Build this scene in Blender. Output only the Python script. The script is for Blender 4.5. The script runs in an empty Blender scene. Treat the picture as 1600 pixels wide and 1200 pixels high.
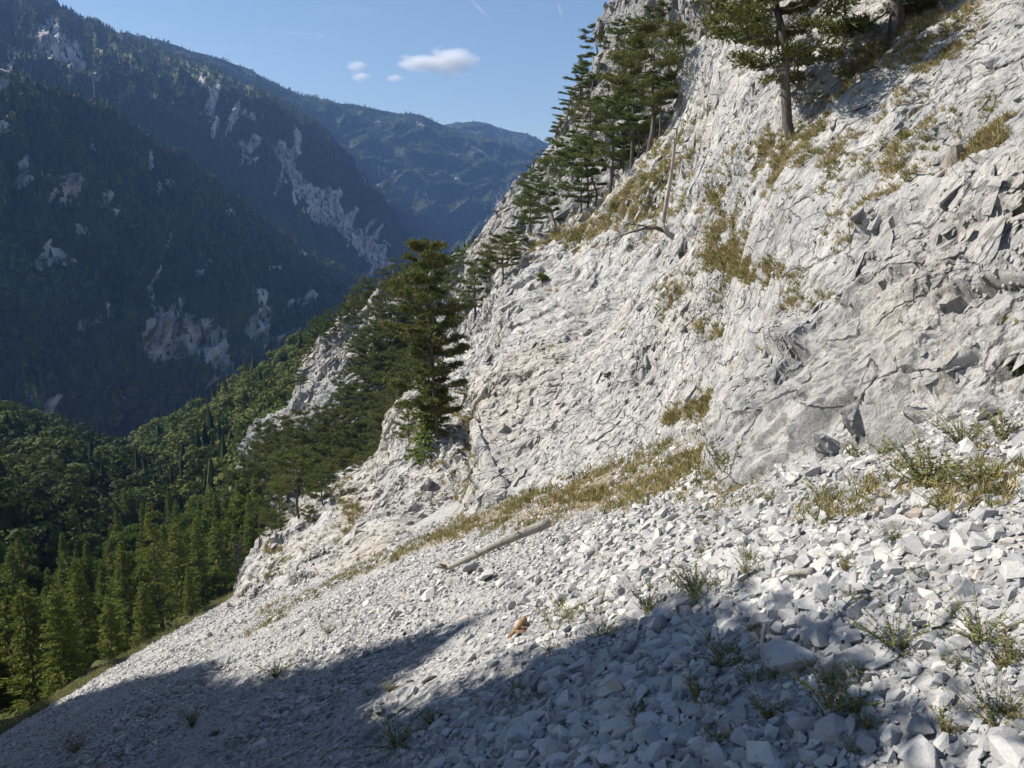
import bpy, bmesh, math, random
import numpy as np
from mathutils import Vector
R = math.radians
random.seed(7); rng = np.random.default_rng(7)
SC = bpy.context.scene
C = SC.collection
# ------------------------------------------------------------------ camera, sky, sun, exposure
F0 = 1232.0; PITCH = R(-12.0)
cam = bpy.data.cameras.new('camera'); camo = bpy.data.objects.new('camera', cam); C.objects.link(camo)
cam.sensor_width = 36; cam.lens = 36*F0/1600; cam.clip_start = .1; cam.clip_end = 60000
camo.location = (0, 0, 0); camo.rotation_euler = (R(90)+PITCH, 0, 0)
SC.camera = camo
TOSUN = Vector((-.76, .16, .63)).normalized()
sun = bpy.data.lights.new('sun', 'SUN'); sun.energy = 5.0; sun.angle = R(.5); sun.color = (1, .94, .84)
suno = bpy.data.objects.new('sun', sun); C.objects.link(suno)
suno.rotation_euler = TOSUN.to_track_quat('Z', 'Y').to_euler()
W = bpy.data.worlds.new('World'); SC.world = W; W.use_nodes = True
nt = W.node_tree; nt.nodes.clear()
def N(t, k, **kw):
    n = t.nodes.new(k)
    for a, b in kw.items(): setattr(n, a, b)
    return n
out = N(nt, 'ShaderNodeOutputWorld'); bg = N(nt, 'ShaderNodeBackground'); bg.inputs[1].default_value = .068
sky = N(nt, 'ShaderNodeTexSky', sky_type='NISHITA'); sky.sun_disc = False
sky.sun_elevation = math.asin(TOSUN.z); sky.sun_rotation = math.atan2(TOSUN.x, TOSUN.y)
sky.altitude = 900; sky.air_density = 1.15; sky.dust_density = .35; sky.ozone_density = 2.0
# faint cirrus wisps, laid out by direction in the sky
tc = N(nt, 'ShaderNodeTexCoord'); mp = N(nt, 'ShaderNodeMapping'); mp.inputs['Scale'].default_value = (2.2, 1.5, 16)
mp.inputs['Rotation'].default_value = (0, R(12), R(20))
nz = N(nt, 'ShaderNodeTexNoise'); nz.inputs['Scale'].default_value = 1.6; nz.inputs['Detail'].default_value = 9; nz.inputs['Roughness'].default_value = .62
nz.inputs['Distortion'].default_value = .5
cr = N(nt, 'ShaderNodeValToRGB'); cr.color_ramp.elements[0].position = .54; cr.color_ramp.elements[1].position = .82
cr.color_ramp.elements[1].color = (.38, .38, .38, 1)
mx = N(nt, 'ShaderNodeMixRGB'); mx.inputs[2].default_value = (7.2, 7.8, 8.6, 1)
L = nt.links.new
L(tc.outputs['Generated'], mp.inputs[0]); L(mp.outputs[0], nz.inputs[0]); L(nz.outputs[0], cr.inputs[0])
L(sky.outputs[0], mx.inputs[1]); L(cr.outputs[0], mx.inputs[0]); L(mx.outputs[0], bg.inputs[0]); L(bg.outputs[0], out.inputs[0])
SC.view_settings.view_transform = 'Standard'; SC.view_settings.look = 'None'
SC.view_settings.exposure = 0.75; SC.view_settings.gamma = 1; SC.view_settings.use_curve_mapping = False
SC.render.engine = 'CYCLES'
SC.cycles.max_bounces = 6; SC.cycles.diffuse_bounces = 3; SC.cycles.transmission_bounces = 3; SC.cycles.volume_bounces = 3
SC.cycles.transparent_max_bounces = 6; SC.cycles.use_denoising = True

# ------------------------------------------------------------------ pixel <-> world (photograph pixels, depth = world y in metres)
cp, sp = math.cos(PITCH), math.sin(PITCH)
def ray(px, py):
    xc = (np.asarray(px, float)-800)/F0; zc = (600-np.asarray(py, float))/F0
    return xc, cp-zc*sp, sp+zc*cp
def P3(px, py, y):
    a, b, c = ray(px, py); k = np.asarray(y, float)/b
    return np.stack([a*k, b*k, c*k], -1)
def proj(P):
    x, y, z = P[..., 0], P[..., 1], P[..., 2]
    d = y*cp+z*sp; h = -y*sp+z*cp
    d = np.where(np.abs(d) < 1e-6, 1e-6, d)
    return 800+F0*x/d, 600-F0*h/d, d
SA, SB, SH = .55, -.272, 3.0
def scree_y(px, py):
    a, b, c = ray(px, py); return SH/(SA*a/b+SB-c/b)

# ------------------------------------------------------------------ numpy noise
_p = rng.permutation(256); PERM = np.concatenate([_p, _p, _p]).astype(np.int64)
_g = rng.normal(size=(256, 3)); GR = _g/np.linalg.norm(_g, axis=1)[:, None]
def perlin(P):
    P = np.asarray(P, float); I = np.floor(P).astype(np.int64); f = P-I; I &= 255
    u = f*f*f*(f*(f*6-15)+10); r = []
    for dx in (0, 1):
        for dy in (0, 1):
            for dz in (0, 1):
                h = PERM[PERM[PERM[(I[:, 0]+dx) & 255]+((I[:, 1]+dy) & 255)]+((I[:, 2]+dz) & 255)]
                g = GR[h]; r.append(g[:, 0]*(f[:, 0]-dx)+g[:, 1]*(f[:, 1]-dy)+g[:, 2]*(f[:, 2]-dz))
    l = lambda a, b, t: a+(b-a)*t
    x00 = l(r[0], r[4], u[:, 0]); x01 = l(r[1], r[5], u[:, 0]); x10 = l(r[2], r[6], u[:, 0]); x11 = l(r[3], r[7], u[:, 0])
    return l(l(x00, x10, u[:, 1]), l(x01, x11, u[:, 1]), u[:, 2])*1.5
def fbm(P, o=4, g=.5):
    s = 0; a = 1; P = np.array(P, float)
    for i in range(o): s = s+a*perlin(P+i*17.3); a *= g; P = P*2.03
    return s
def ridged(P, o=4, g=.5):
    s = 0; a = 1; P = np.array(P, float)
    for i in range(o): s = s+a*(1-2*np.abs(perlin(P+i*9.7))); a *= g; P = P*2.07
    return s
RT = rng.uniform(0, 1, (256, 7))
def facets(P, tilt=1.0):
    """angular blocks: every cell is a randomly tilted plane"""
    P = np.asarray(P, float); I = np.floor(P).astype(np.int64)
    acc = np.zeros(len(P)); val = np.zeros(len(P))
    for dx in (-1, 0, 1):
        for dy in (-1, 0, 1):
            for dz in (-1, 0, 1):
                J = I+np.array([dx, dy, dz]); K = J & 255
                h = PERM[PERM[PERM[K[:, 0]]+K[:, 1]]+K[:, 2]]; t = RT[h]
                D = P-(J+t[:, :3]); d = (D*D).sum(1)
                v = (t[:, 3]-.5)+tilt*(D*(t[:, 4:7]-.5)).sum(1)*2
                w = np.exp(-45*d); acc += w; val += w*v
    return val/(acc+1e-12)
# ------------------------------------------------------------------ object helpers
def mesh_np(name, V, F, mat, parent=None, smooth=False, attrs=None, link=True):
    V = np.asarray(V, np.float32); F = np.asarray(F, np.int32)
    me = bpy.data.meshes.new(name); n, k = F.shape
    me.vertices.add(len(V)); me.vertices.foreach_set('co', V.ravel())
    me.loops.add(n*k); me.loops.foreach_set('vertex_index', F.ravel())
    me.polygons.add(n); me.polygons.foreach_set('loop_start', np.arange(0, n*k, k, dtype=np.int32))
    me.polygons.foreach_set('loop_total', np.full(n, k, np.int32))
    me.polygons.foreach_set('use_smooth', np.full(n, smooth, bool))
    me.update(calc_edges=True)
    for a, (dom, arr) in (attrs or {}).items():
        at = me.attributes.new(a, 'FLOAT', dom); at.data.foreach_set('value', np.asarray(arr, np.float32))
    if mat: me.materials.append(mat)
    o = bpy.data.objects.new(name, me)
    if link: C.objects.link(o)
    if parent: o.parent = parent
    return o
def tag(o, label=None, cat=None, group=None, kind=None):
    if label: o['label'] = label
    if cat: o['category'] = cat
    if group: o['group'] = group
    if kind: o['kind'] = kind
    return o
def empty(name, loc, rz=0, s=1):
    o = bpy.data.objects.new(name, None); C.objects.link(o); o.location = loc; o.rotation_euler = (0, 0, rz); o.scale = (s, s, s)
    return o
class Buf:
    def __init__(s): s.v = []; s.f = []; s.n = 0
    def add(s, V, F):
        V = np.asarray(V, float); F = np.asarray(F, int)
        if F.shape[1] == 4: F = np.concatenate([F[:, :3], F[:, [0, 2, 3]]])
        s.v.append(V); s.f.append(F+s.n); s.n += len(V)
    def arr(s): return np.concatenate(s.v), np.concatenate(s.f)
def tube(buf, pts, rad, k=7, rough=0.0):
    pts = np.asarray(pts, float); n = len(pts); rad = np.broadcast_to(rad, n).astype(float)
    T = np.gradient(pts, axis=0); T /= np.linalg.norm(T, axis=1)[:, None]+1e-9
    up = np.array([0, 0, 1.]) if abs(T[0][2]) < .9 else np.array([1., 0, 0])
    A = np.cross(T, up); A /= np.linalg.norm(A, axis=1)[:, None]+1e-9; B = np.cross(T, A)
    an = np.linspace(0, 2*np.pi, k, endpoint=False)
    rr = rad[:, None]*(1+rough*rng.uniform(-1, 1, (n, k)))
    V = pts[:, None]+A[:, None]*(np.cos(an)[None, :, None]*rr[..., None])+B[:, None]*(np.sin(an)[None, :, None]*rr[..., None])
    V = V.reshape(-1, 3); F = []
    for i in range(n-1):
        for j in range(k): F.append([i*k+j, i*k+(j+1) % k, (i+1)*k+(j+1) % k, (i+1)*k+j])
    V = np.concatenate([V, pts[-1:], pts[:1]]); F3 = [[(n-1)*k+j, (n-1)*k+(j+1) % k, n*k] for j in range(k)]+[[(j+1) % k, j, n*k+1] for j in range(k)]
    F = np.array(F); F = np.concatenate([F[:, :3], F[:, [0, 2, 3]], np.array(F3)])
    buf.add(V, F)
# ------------------------------------------------------------------ materials
def mat_new(name):
    m = bpy.data.materials.new(name); m.use_nodes = True; t = m.node_tree; t.nodes.clear()
    o = N(t, 'ShaderNodeOutputMaterial'); b = N(t, 'ShaderNodeBsdfPrincipled'); t.links.new(b.outputs[0], o.inputs[0])
    b.inputs['Roughness'].default_value = .9; b.inputs['Specular IOR Level'].default_value = .15
    return m, t, b, o
def noise(t, scale, detail=4, rough=.55, vec=None, dist=0):
    n = N(t, 'ShaderNodeTexNoise'); n.inputs['Scale'].default_value = scale; n.inputs['Detail'].default_value = detail
    n.inputs['Roughness'].default_value = rough; n.inputs['Distortion'].default_value = dist
    if vec: t.links.new(vec, n.inputs['Vector'])
    return n.outputs[0]
def ramp(t, fac, stops):
    r = N(t, 'ShaderNodeValToRGB'); e = r.color_ramp.elements
    while len(e) < len(stops): e.new(.5)
    for i, (p, c) in enumerate(stops):
        e[i].position = p; e[i].color = (*c, 1) if len(c) == 3 else c
    t.links.new(fac, r.inputs[0]); return r.outputs[0]
def mix(t, fac, a, b, mode='MIX'):
    m = N(t, 'ShaderNodeMixRGB', blend_type=mode)
    for s, v in ((0, fac), (1, a), (2, b)):
        if isinstance(v, (int, float)): m.inputs[s].default_value = v if s == 0 else (v, v, v, 1)
        elif isinstance(v, tuple): m.inputs[s].default_value = (*v, 1)
        else: t.links.new(v, m.inputs[s])
    return m.outputs[0]
def mth(t, op, a, b=0.0):
    m = N(t, 'ShaderNodeMath', operation=op)
    for i, v in enumerate((a, b)):
        if isinstance(v, (int, float)): m.inputs[i].default_value = v
        else: t.links.new(v, m.inputs[i])
    return m.outputs[0]
def attr(t, n):
    a = N(t, 'ShaderNodeAttribute'); a.attribute_name = n; return a.outputs['Fac']
def mapped(t, scale=(1, 1, 1), rot=(0, 0, 0), kind='Object'):
    c = N(t, 'ShaderNodeTexCoord'); m = N(t, 'ShaderNodeMapping'); m.inputs['Scale'].default_value = scale
    m.inputs['Rotation'].default_value = rot; t.links.new(c.outputs[kind], m.inputs[0]); return m.outputs[0]
def bump(t, b, h, s, d):
    n = N(t, 'ShaderNodeBump'); n.inputs['Strength'].default_value = s; n.inputs['Distance'].default_value = d
    t.links.new(h, n.inputs['Height']); t.links.new(n.outputs[0], b.inputs['Normal']); return n
BETA = math.atan(1.2)   # dip of the rock beds
def m_cliff(name='limestone_cliff', sc=1.0, dark=1.06, patv=.34, patlo=.52):
    m, t, b, o = mat_new(name)
    v = mapped(t)
    vs = mapped(t, (.8, 1.25, .75), (0, 0, 0))
    big = noise(t, .09/sc, 5, .6, v); med = noise(t, .8/sc, 6, .62, v); fine = noise(t, 7/sc, 8, .7, v)
    streak = noise(t, 2.2/sc, 7, .68, vs, .6)
    c = ramp(t, med, [(.28, (.25*dark, .255*dark, .265*dark)), (.42, (.42*dark, .42*dark, .415*dark)), (.58, (.54*dark, .53*dark, .51*dark)), (.8, (.62*dark, .60*dark, .565*dark))])
    c = mix(t, mth(t, 'MULTIPLY', ramp(t, streak, [(.50, (0, 0, 0)), (.64, (1, 1, 1))]), .42), c, (.17, .175, .19))
    c = mix(t, mth(t, 'MULTIPLY', ramp(t, big, [(.48, (0, 0, 0)), (.66, (1, 1, 1))]), .55), c, (.56, .49, .39))
    sp_ = noise(t, 1.7/sc, 9, .75, v, 1.0)
    c = mix(t, mth(t, 'MULTIPLY', ramp(t, sp_, [(.58, (0, 0, 0)), (.68, (1, 1, 1))]), .6), c, (.40, .29, .16))
    lich = noise(t, 3.1/sc, 10, .8, vs, .3)
    c = mix(t, mth(t, 'MULTIPLY', ramp(t, lich, [(.57, (0, 0, 0)), (.66, (1, 1, 1))]), .55), c, (.13, .135, .145))
    pit = noise(t, 4.5/sc, 9, .78, mapped(t, (.7, 1.2, .6)), .4)
    c = mix(t, mth(t, 'MULTIPLY', ramp(t, pit, [(.60, (0, 0, 0)), (.66, (1, 1, 1))]), .75), c, (.10, .10, .105))  # dark colour put into the pits stands in for their shade
    pat = noise(t, .35/sc, 9, .7, vs, .8)
    c = mix(t, mth(t, 'MULTIPLY', ramp(t, pat, [(patlo, (0, 0, 0)), (patlo+.1, (1, 1, 1))]), patv), c, (.27, .275, .285))
    ck = N(t, 'ShaderNodeTexVoronoi', feature='DISTANCE_TO_EDGE'); ck.inputs['Scale'].default_value = .55/sc
    wv = N(t, 'ShaderNodeVectorMath', operation='ADD'); wn = N(t, 'ShaderNodeTexNoise'); wn.inputs['Scale'].default_value = 1.3/sc; wn.inputs['Detail'].default_value = 6; t.links.new(v, wn.inputs['Vector'])
    t.links.new(mapped(t, (.45, 1.3, 1.5), (0, R(-38), 0)), wv.inputs[0]); t.links.new(wn.outputs['Color'], wv.inputs[1]); t.links.new(wv.outputs[0], ck.inputs['Vector'])
    ckl = ramp(t, ck.outputs[0], [(0, (0, 0, 0)), (.022, (1, 1, 1))])
    c = mix(t, mth(t, 'MULTIPLY', mth(t, 'SUBTRACT', 1.0, ckl), .62), c, (.10, .10, .105))
    g = attr(t, 'grass'); gn = noise(t, 5/sc, 8, .7, v)
    gm = ramp(t, mth(t, 'ADD', mth(t, 'MULTIPLY', g, 1.0), mth(t, 'SUBTRACT', gn, .5)), [(.42, (0, 0, 0)), (.56, (1, 1, 1))])
    gc = ramp(t, noise(t, 9/sc, 5, .6, v), [(.3, (.11, .11, .045)), (.5, (.23, .20, .10)), (.7, (.36, .30, .18))])
    c = mix(t, gm, c, gc)
    t.links.new(c, b.inputs['Base Color'])
    vo = N(t, 'ShaderNodeTexVoronoi', feature='DISTANCE_TO_EDGE'); vo.inputs['Scale'].default_value = 1.5/sc; t.links.new(mapped(t, (.5, 1.5, .6)), vo.inputs['Vector'])
    cr_ = ramp(t, vo.outputs[0], [(0, (0, 0, 0)), (.05, (1, 1, 1))])
    h = mth(t, 'ADD', mth(t, 'MULTIPLY', streak, 1.3), mth(t, 'ADD', mth(t, 'MULTIPLY', fine, .55), mth(t, 'ADD', mth(t, 'MULTIPLY', cr_, .10), mth(t, 'MULTIPLY', ckl, .7))))
    h = mth(t, 'ADD', h, mth(t, 'SUBTRACT', mth(t, 'MULTIPLY', lich, .6), mth(t, 'MULTIPLY', ramp(t, pit, [(.55, (0, 0, 0)), (.68, (1, 1, 1))]), .55)))
    bump(t, b, h, .85, .20*sc)
    return m
M = {}
M['cliff'] = m_cliff(); M['slab'] = m_cliff('grey_limestone_slab', 1.0, 1.06, .42, .50)
M['cliff_far'] = m_cliff('far_limestone', 3.0, .82)  # darkened copy of the cliff rock; upper buttress shade put into its colour
def m_scree():
    m, t, b, o = mat_new('scree_gravel'); v = mapped(t)
    vo = N(t, 'ShaderNodeTexVoronoi'); vo.inputs['Scale'].default_value = 9; t.links.new(v, vo.inputs['Vector'])
    n = noise(t, .5, 5, .6, v); n2 = noise(t, 14, 6, .7, v)
    c = ramp(t, n, [(.3, (.33, .33, .335)), (.5, (.43, .425, .42)), (.7, (.50, .49, .47))])
    c = mix(t, .45, c, ramp(t, vo.outputs['Color'], [(.1, (.22, .22, .23)), (.6, (.5, .5, .49)), (1, (.66, .65, .62))]))
    c = mix(t, mth(t, 'MULTIPLY', ramp(t, n2, [(.35, (1, 1, 1)), (.5, (0, 0, 0))]), .5), c, (.2, .19, .18))
    g = attr(t, 'grass')
    gm = ramp(t, mth(t, 'ADD', g, mth(t, 'SUBTRACT', noise(t, 6, 7, .7, v), .5)), [(.35, (0, 0, 0)), (.62, (1, 1, 1))])
    c = mix(t, mth(t, 'MULTIPLY', gm, .85), c, ramp(t, noise(t, 11, 4, .6, v), [(.3, (.17, .13, .07)), (.7, (.38, .29, .17))]))
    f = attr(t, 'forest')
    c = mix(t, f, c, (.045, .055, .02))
    t.links.new(c, b.inputs['Base Color'])
    bump(t, b, mth(t, 'ADD', vo.outputs['Distance'], mth(t, 'MULTIPLY', n2, .6)), 1.0, .12)
    return m
M['scree'] = m_scree()
def m_stone(name='loose_limestone', k=1.0):
    m, t, b, o = mat_new(name); v = mapped(t)
    oi = N(t, 'ShaderNodeObjectInfo'); r = mth(t, 'FRACT', mth(t, 'ADD', attr(t, 'tint'), oi.outputs['Random']))
    c = ramp(t, r, [(0, (.16*k, .165*k, .18*k)), (.28, (.30*k, .30*k, .31*k)), (.6, (.43*k, .425*k, .42*k)), (.88, (.56*k, .55*k, .525*k)), (.95, (.62*k, .60*k, .55*k)), (.975, (.36*k, .23*k, .14*k)), (.985, (.55*k, .52*k, .46*k))])
    c = mix(t, .42, c, ramp(t, noise(t, 7, 8, .7, v), [(.3, (.28*k, .285*k, .30*k)), (.52, (.5*k, .495*k, .485*k)), (.75, (.62*k, .61*k, .58*k))]))
    t.links.new(c, b.inputs['Base Color'])
    bump(t, b, noise(t, 18, 8, .75, v), .6, .05)
    return m
M['stone'] = m_stone()
def m_leaf(name, cols, trans=.25, byobj=True):
    m, t, b, o = mat_new(name)
    if byobj:
        oi = N(t, 'ShaderNodeObjectInfo'); r = oi.outputs['Random']
        r = mth(t, 'FRACT', mth(t, 'ADD', mth(t, 'MULTIPLY', r, .5), mth(t, 'MULTIPLY', noise(t, .9, 4, .6, mapped(t)), .9)))
    else: r = attr(t, 'tint')
    c = ramp(t, r, [(i/(len(cols)-1)*.9+.05, q) for i, q in enumerate(cols)])
    t.links.new(c, b.inputs['Base Color'])
    tr = N(t, 'ShaderNodeBsdfTranslucent'); t.links.new(mix(t, .35, c, (.10, .14, .02)), tr.inputs[0])
    ms = N(t, 'ShaderNodeMixShader'); ms.inputs[0].default_value = trans
    t.links.new(b.outputs[0], ms.inputs[1]); t.links.new(tr.outputs[0], ms.inputs[2]); t.links.new(ms.outputs[0], o.inputs[0])
    b.inputs['Roughness'].default_value = .75
    return m
M['pine_needles'] = m_leaf('pine_needles', [(.062, .090, .028), (.088, .120, .036), (.115, .142, .042), (.15, .14, .048)], .2)
M['spruce_needles'] = m_leaf('spruce_needles', [(.080, .118, .024), (.115, .160, .030), (.150, .190, .036), (.19, .20, .042)], .28)
M['beech_leaves'] = m_leaf('beech_leaves', [(.040, .070, .014), (.060, .095, .018), (.085, .125, .022), (.13, .14, .024)], .3)
M['wood_far'] = m_leaf('far_wood_leaves', [(.020, .036, .016), (.040, .062, .020), (.070, .095, .026), (.12, .14, .035)], .15, False)
M['wood_mid'] = m_leaf('mid_wood_leaves', [(.020, .036, .010), (.036, .058, .014), (.060, .088, .019), (.10, .112, .024)], .25, False)
M['grass'] = m_leaf('alpine_grass_blades', [(.11, .13, .035), (.20, .19, .06), (.34, .27, .13), (.46, .36, .22)], .25, False)
M['herb'] = m_leaf('herb_leaves', [(.14, .16, .07), (.22, .23, .10), (.34, .32, .15), (.32, .26, .16)], .3, False)
M['red_herb'] = m_leaf('reddish_herb_leaves', [(.20, .12, .07), (.26, .18, .09), (.26, .24, .09), (.18, .19, .07)], .3, False)
def m_bark(name, c0, c1, sc=6):
    m, t, b, o = mat_new(name); v = mapped(t, (1, 1, .25))
    c = ramp(t, noise(t, sc, 7, .7, v), [(.35, c0), (.65, c1)]); t.links.new(c, b.inputs['Base Color'])
    bump(t, b, noise(t, sc*2, 7, .7, v), .9, .06); return m
M['bark'] = m_bark('pine_bark', (.055, .048, .045), (.19, .165, .15))
M['dead_wood'] = m_bark('weathered_wood', (.20, .17, .145), (.46, .41, .36), 9)
M['log_wood'] = m_bark('log_wood', (.20, .185, .17), (.42, .39, .35), 9)
M['orange_wood'] = m_bark('rotten_wood', (.20, .10, .05), (.46, .33, .19), 9)
def m_mount():
    m, t, b, o = mat_new('wooded_mountain'); v = mapped(t)
    f = ramp(t, noise(t, .05, 8, .7, v), [(.3, (.020, .032, .012)), (.5, (.032, .048, .016)), (.7, (.052, .066, .022))])
    me = ramp(t, noise(t, .03, 6, .6, v), [(.35, (.10, .13, .04)), (.65, (.18, .19, .07))])
    f = mix(t, attr(t, 'meadow'), f, me)
    rk = ramp(t, noise(t, .06, 9, .7, mapped(t, (1, 1, .35))), [(.38, (.10, .10, .10)), (.5, (.40, .38, .36)), (.62, (.62, .59, .56))])
    n = noise(t, .06, 12, .8, mapped(t, (1, 1, .4)))
    msk = ramp(t, mth(t, 'ADD', attr(t, 'rock'), mth(t, 'MULTIPLY', mth(t, 'SUBTRACT', n, .5), 2.2)), [(.46, (0, 0, 0)), (.54, (1, 1, 1))])
    t.links.new(mix(t, msk, f, rk), b.inputs['Base Color'])
    bump(t, b, noise(t, .12, 8, .7, v), 1.0, 6.0)
    return m
M['mount'] = m_mount()
m, t, b, o = mat_new('forest_floor'); t.links.new(ramp(t, noise(t, .6, 6, .6, mapped(t)), [(.35, (.028, .034, .014)), (.65, (.075, .085, .028))]), b.inputs['Base Color']); M['floor'] = m

def unit(v): return v/(np.linalg.norm(v, axis=-1, keepdims=True)+1e-9)
def hull_rock(seed, n=14, bev=0.0, flat=.6):
    r_ = np.random.default_rng(seed); bm = bmesh.new(); d = unit(r_.normal(size=(n, 3)))*[1, r_.uniform(.6, .9), flat*r_.uniform(.7, 1.1)]*r_.uniform(.75, 1.0, (n, 1))*.5
    for v in d: bm.verts.new(v)
    g_ = bmesh.ops.convex_hull(bm, input=bm.verts); junk = [v for v in bm.verts if not v.link_faces]
    bmesh.ops.delete(bm, geom=junk, context='VERTS')
    bmesh.ops.dissolve_limit(bm, angle_limit=R(16), verts=bm.verts, edges=bm.edges)
    if bev: bmesh.ops.bevel(bm, geom=bm.edges[:], offset=bev, segments=1, affect='EDGES', profile=.5)
    bmesh.ops.triangulate(bm, faces=bm.faces)
    if bev > .02:
        bmesh.ops.subdivide_edges(bm, edges=[e for e in bm.edges if e.calc_length() > .18], cuts=2, use_grid_fill=True)
        bmesh.ops.triangulate(bm, faces=bm.faces)
        P_ = np.array([v.co[:] for v in bm.verts]); k_ = 1+.10*fbm(P_*3+seed*3.1, 3)
        for v, a in zip(bm.verts, k_): v.co *= a
    bm.verts.index_update(); V = np.array([v.co[:] for v in bm.verts]); F = np.array([[v.index for v in f.verts] for f in bm.faces]); bm.free(); return V, F
RK = [hull_rock(k, 13) for k in range(24)]
def rot_mats(n, tiltamt=.5):
    a = rng.uniform(0, 6.28, n); ax = unit(np.stack([rng.normal(size=n), rng.normal(size=n), 0*a], -1)); b = rng.normal(0, tiltamt, n)
    cz, sz = np.cos(a), np.sin(a); Z = np.zeros((n, 3, 3)); Z[:, 0, 0] = cz; Z[:, 0, 1] = -sz; Z[:, 1, 0] = sz; Z[:, 1, 1] = cz; Z[:, 2, 2] = 1
    K = np.zeros((n, 3, 3)); K[:, 0, 2] = ax[:, 1]; K[:, 1, 2] = -ax[:, 0]; K[:, 2, 0] = -ax[:, 1]; K[:, 2, 1] = ax[:, 0]
    I = np.eye(3)[None]; Rm = I+np.sin(b)[:, None, None]*K+(1-np.cos(b))[:, None, None]*(K@K); return Rm@Z
def blocks(X, Nn, px, py, g, n, med, ky, sig, sc=(1.35, .9, .5), sink=.10, tilt=.30, yaw=.45, cover=None, seed=0, az=0.0):
    """broken rock: angular blocks bedded in a rock face, returned as part of the face's own mesh"""
    A = X[:-1, :-1]; a = np.linalg.norm(np.cross(X[1:, :-1]-A, X[:-1, 1:]-A), axis=-1)
    P0 = px[:-1, :-1]; Q0 = py[:-1, :-1]; a = a*((P0 > -80) & (P0 < 1700) & (Q0 > -120) & (Q0 < 1000))
    a = a/(med+ky*np.abs(A[..., 1]))**2
    if cover is not None: a = a*cover[:-1, :-1]
    I = rng.choice(a.size, n, p=(a/a.sum()).ravel()); P = A.reshape(-1, 3)[I]; Nv = Nn[:-1, :-1].reshape(-1, 3)[I]; gg = g[:-1, :-1].ravel()[I]
    s = np.clip((med+ky*P[:, 1])*np.exp(rng.normal(0, sig, n)+.35*perlin(P*.25+seed)), .05, 6)
    dn = np.array([0, 0, -1.])-Nv*(-Nv[:, 2:3]); dn = unit(dn); sd = np.cross(Nv, dn)
    y_ = rng.normal(az, yaw, n)[:, None]; e1_ = dn*np.cos(y_)+sd*np.sin(y_); e2_ = np.cross(Nv, e1_); B = np.stack([e1_, e2_, Nv], 2)
    t1 = rng.normal(0, tilt, n); t2 = rng.normal(0, tilt, n); Rx = np.zeros((n, 3, 3)); Rx[:, 0, 0] = 1; Rx[:, 1, 1] = np.cos(t1); Rx[:, 1, 2] = -np.sin(t1); Rx[:, 2, 1] = np.sin(t1); Rx[:, 2, 2] = np.cos(t1)
    Ry = np.zeros((n, 3, 3)); Ry[:, 1, 1] = 1; Ry[:, 0, 0] = np.cos(t2); Ry[:, 0, 2] = np.sin(t2); Ry[:, 2, 0] = -np.sin(t2); Ry[:, 2, 2] = np.cos(t2)
    M3 = B@Rx@Ry; ti = rng.integers(0, len(RK), n); V_, F_, g_ = [], [], []; off = 0
    for k, (tv, tf) in enumerate(RK):
        J = np.where(ti == k)[0]; m_ = len(J); sv = tv*np.array(sc)/np.array([1, 1, .7])
        v = np.einsum('nij,vj->nvi', M3[J], sv)*s[J][:, None, None]*rng.uniform(.75, 1.3, (m_, 1, 1))+(P[J]-Nv[J]*(s[J]*sink)[:, None])[:, None]
        V_.append(v.reshape(-1, 3)); F_.append((tf[None]+(np.arange(m_)*len(tv))[:, None, None]).reshape(-1, 3)+off); off += m_*len(tv); g_.append(np.repeat(gg[J]*.5, len(tv)))
    return np.concatenate(V_), np.concatenate(F_), np.concatenate(g_)
def rock_mesh(name, X, g, mat, BL):
    F = grid_faces(*X.shape[:2]); F = np.concatenate([F[:, :3], F[:, [0, 2, 3]]]); V = X.reshape(-1, 3); gv = g.ravel()
    for (v, f, gg) in BL: F = np.concatenate([F, f+len(V)]); V = np.concatenate([V, v]); gv = np.concatenate([gv, gg])
    o = mesh_np(name, V, F, mat, attrs={'grass': ('POINT', gv)}); tag(o, kind='structure'); print(name, len(F)); return o
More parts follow.
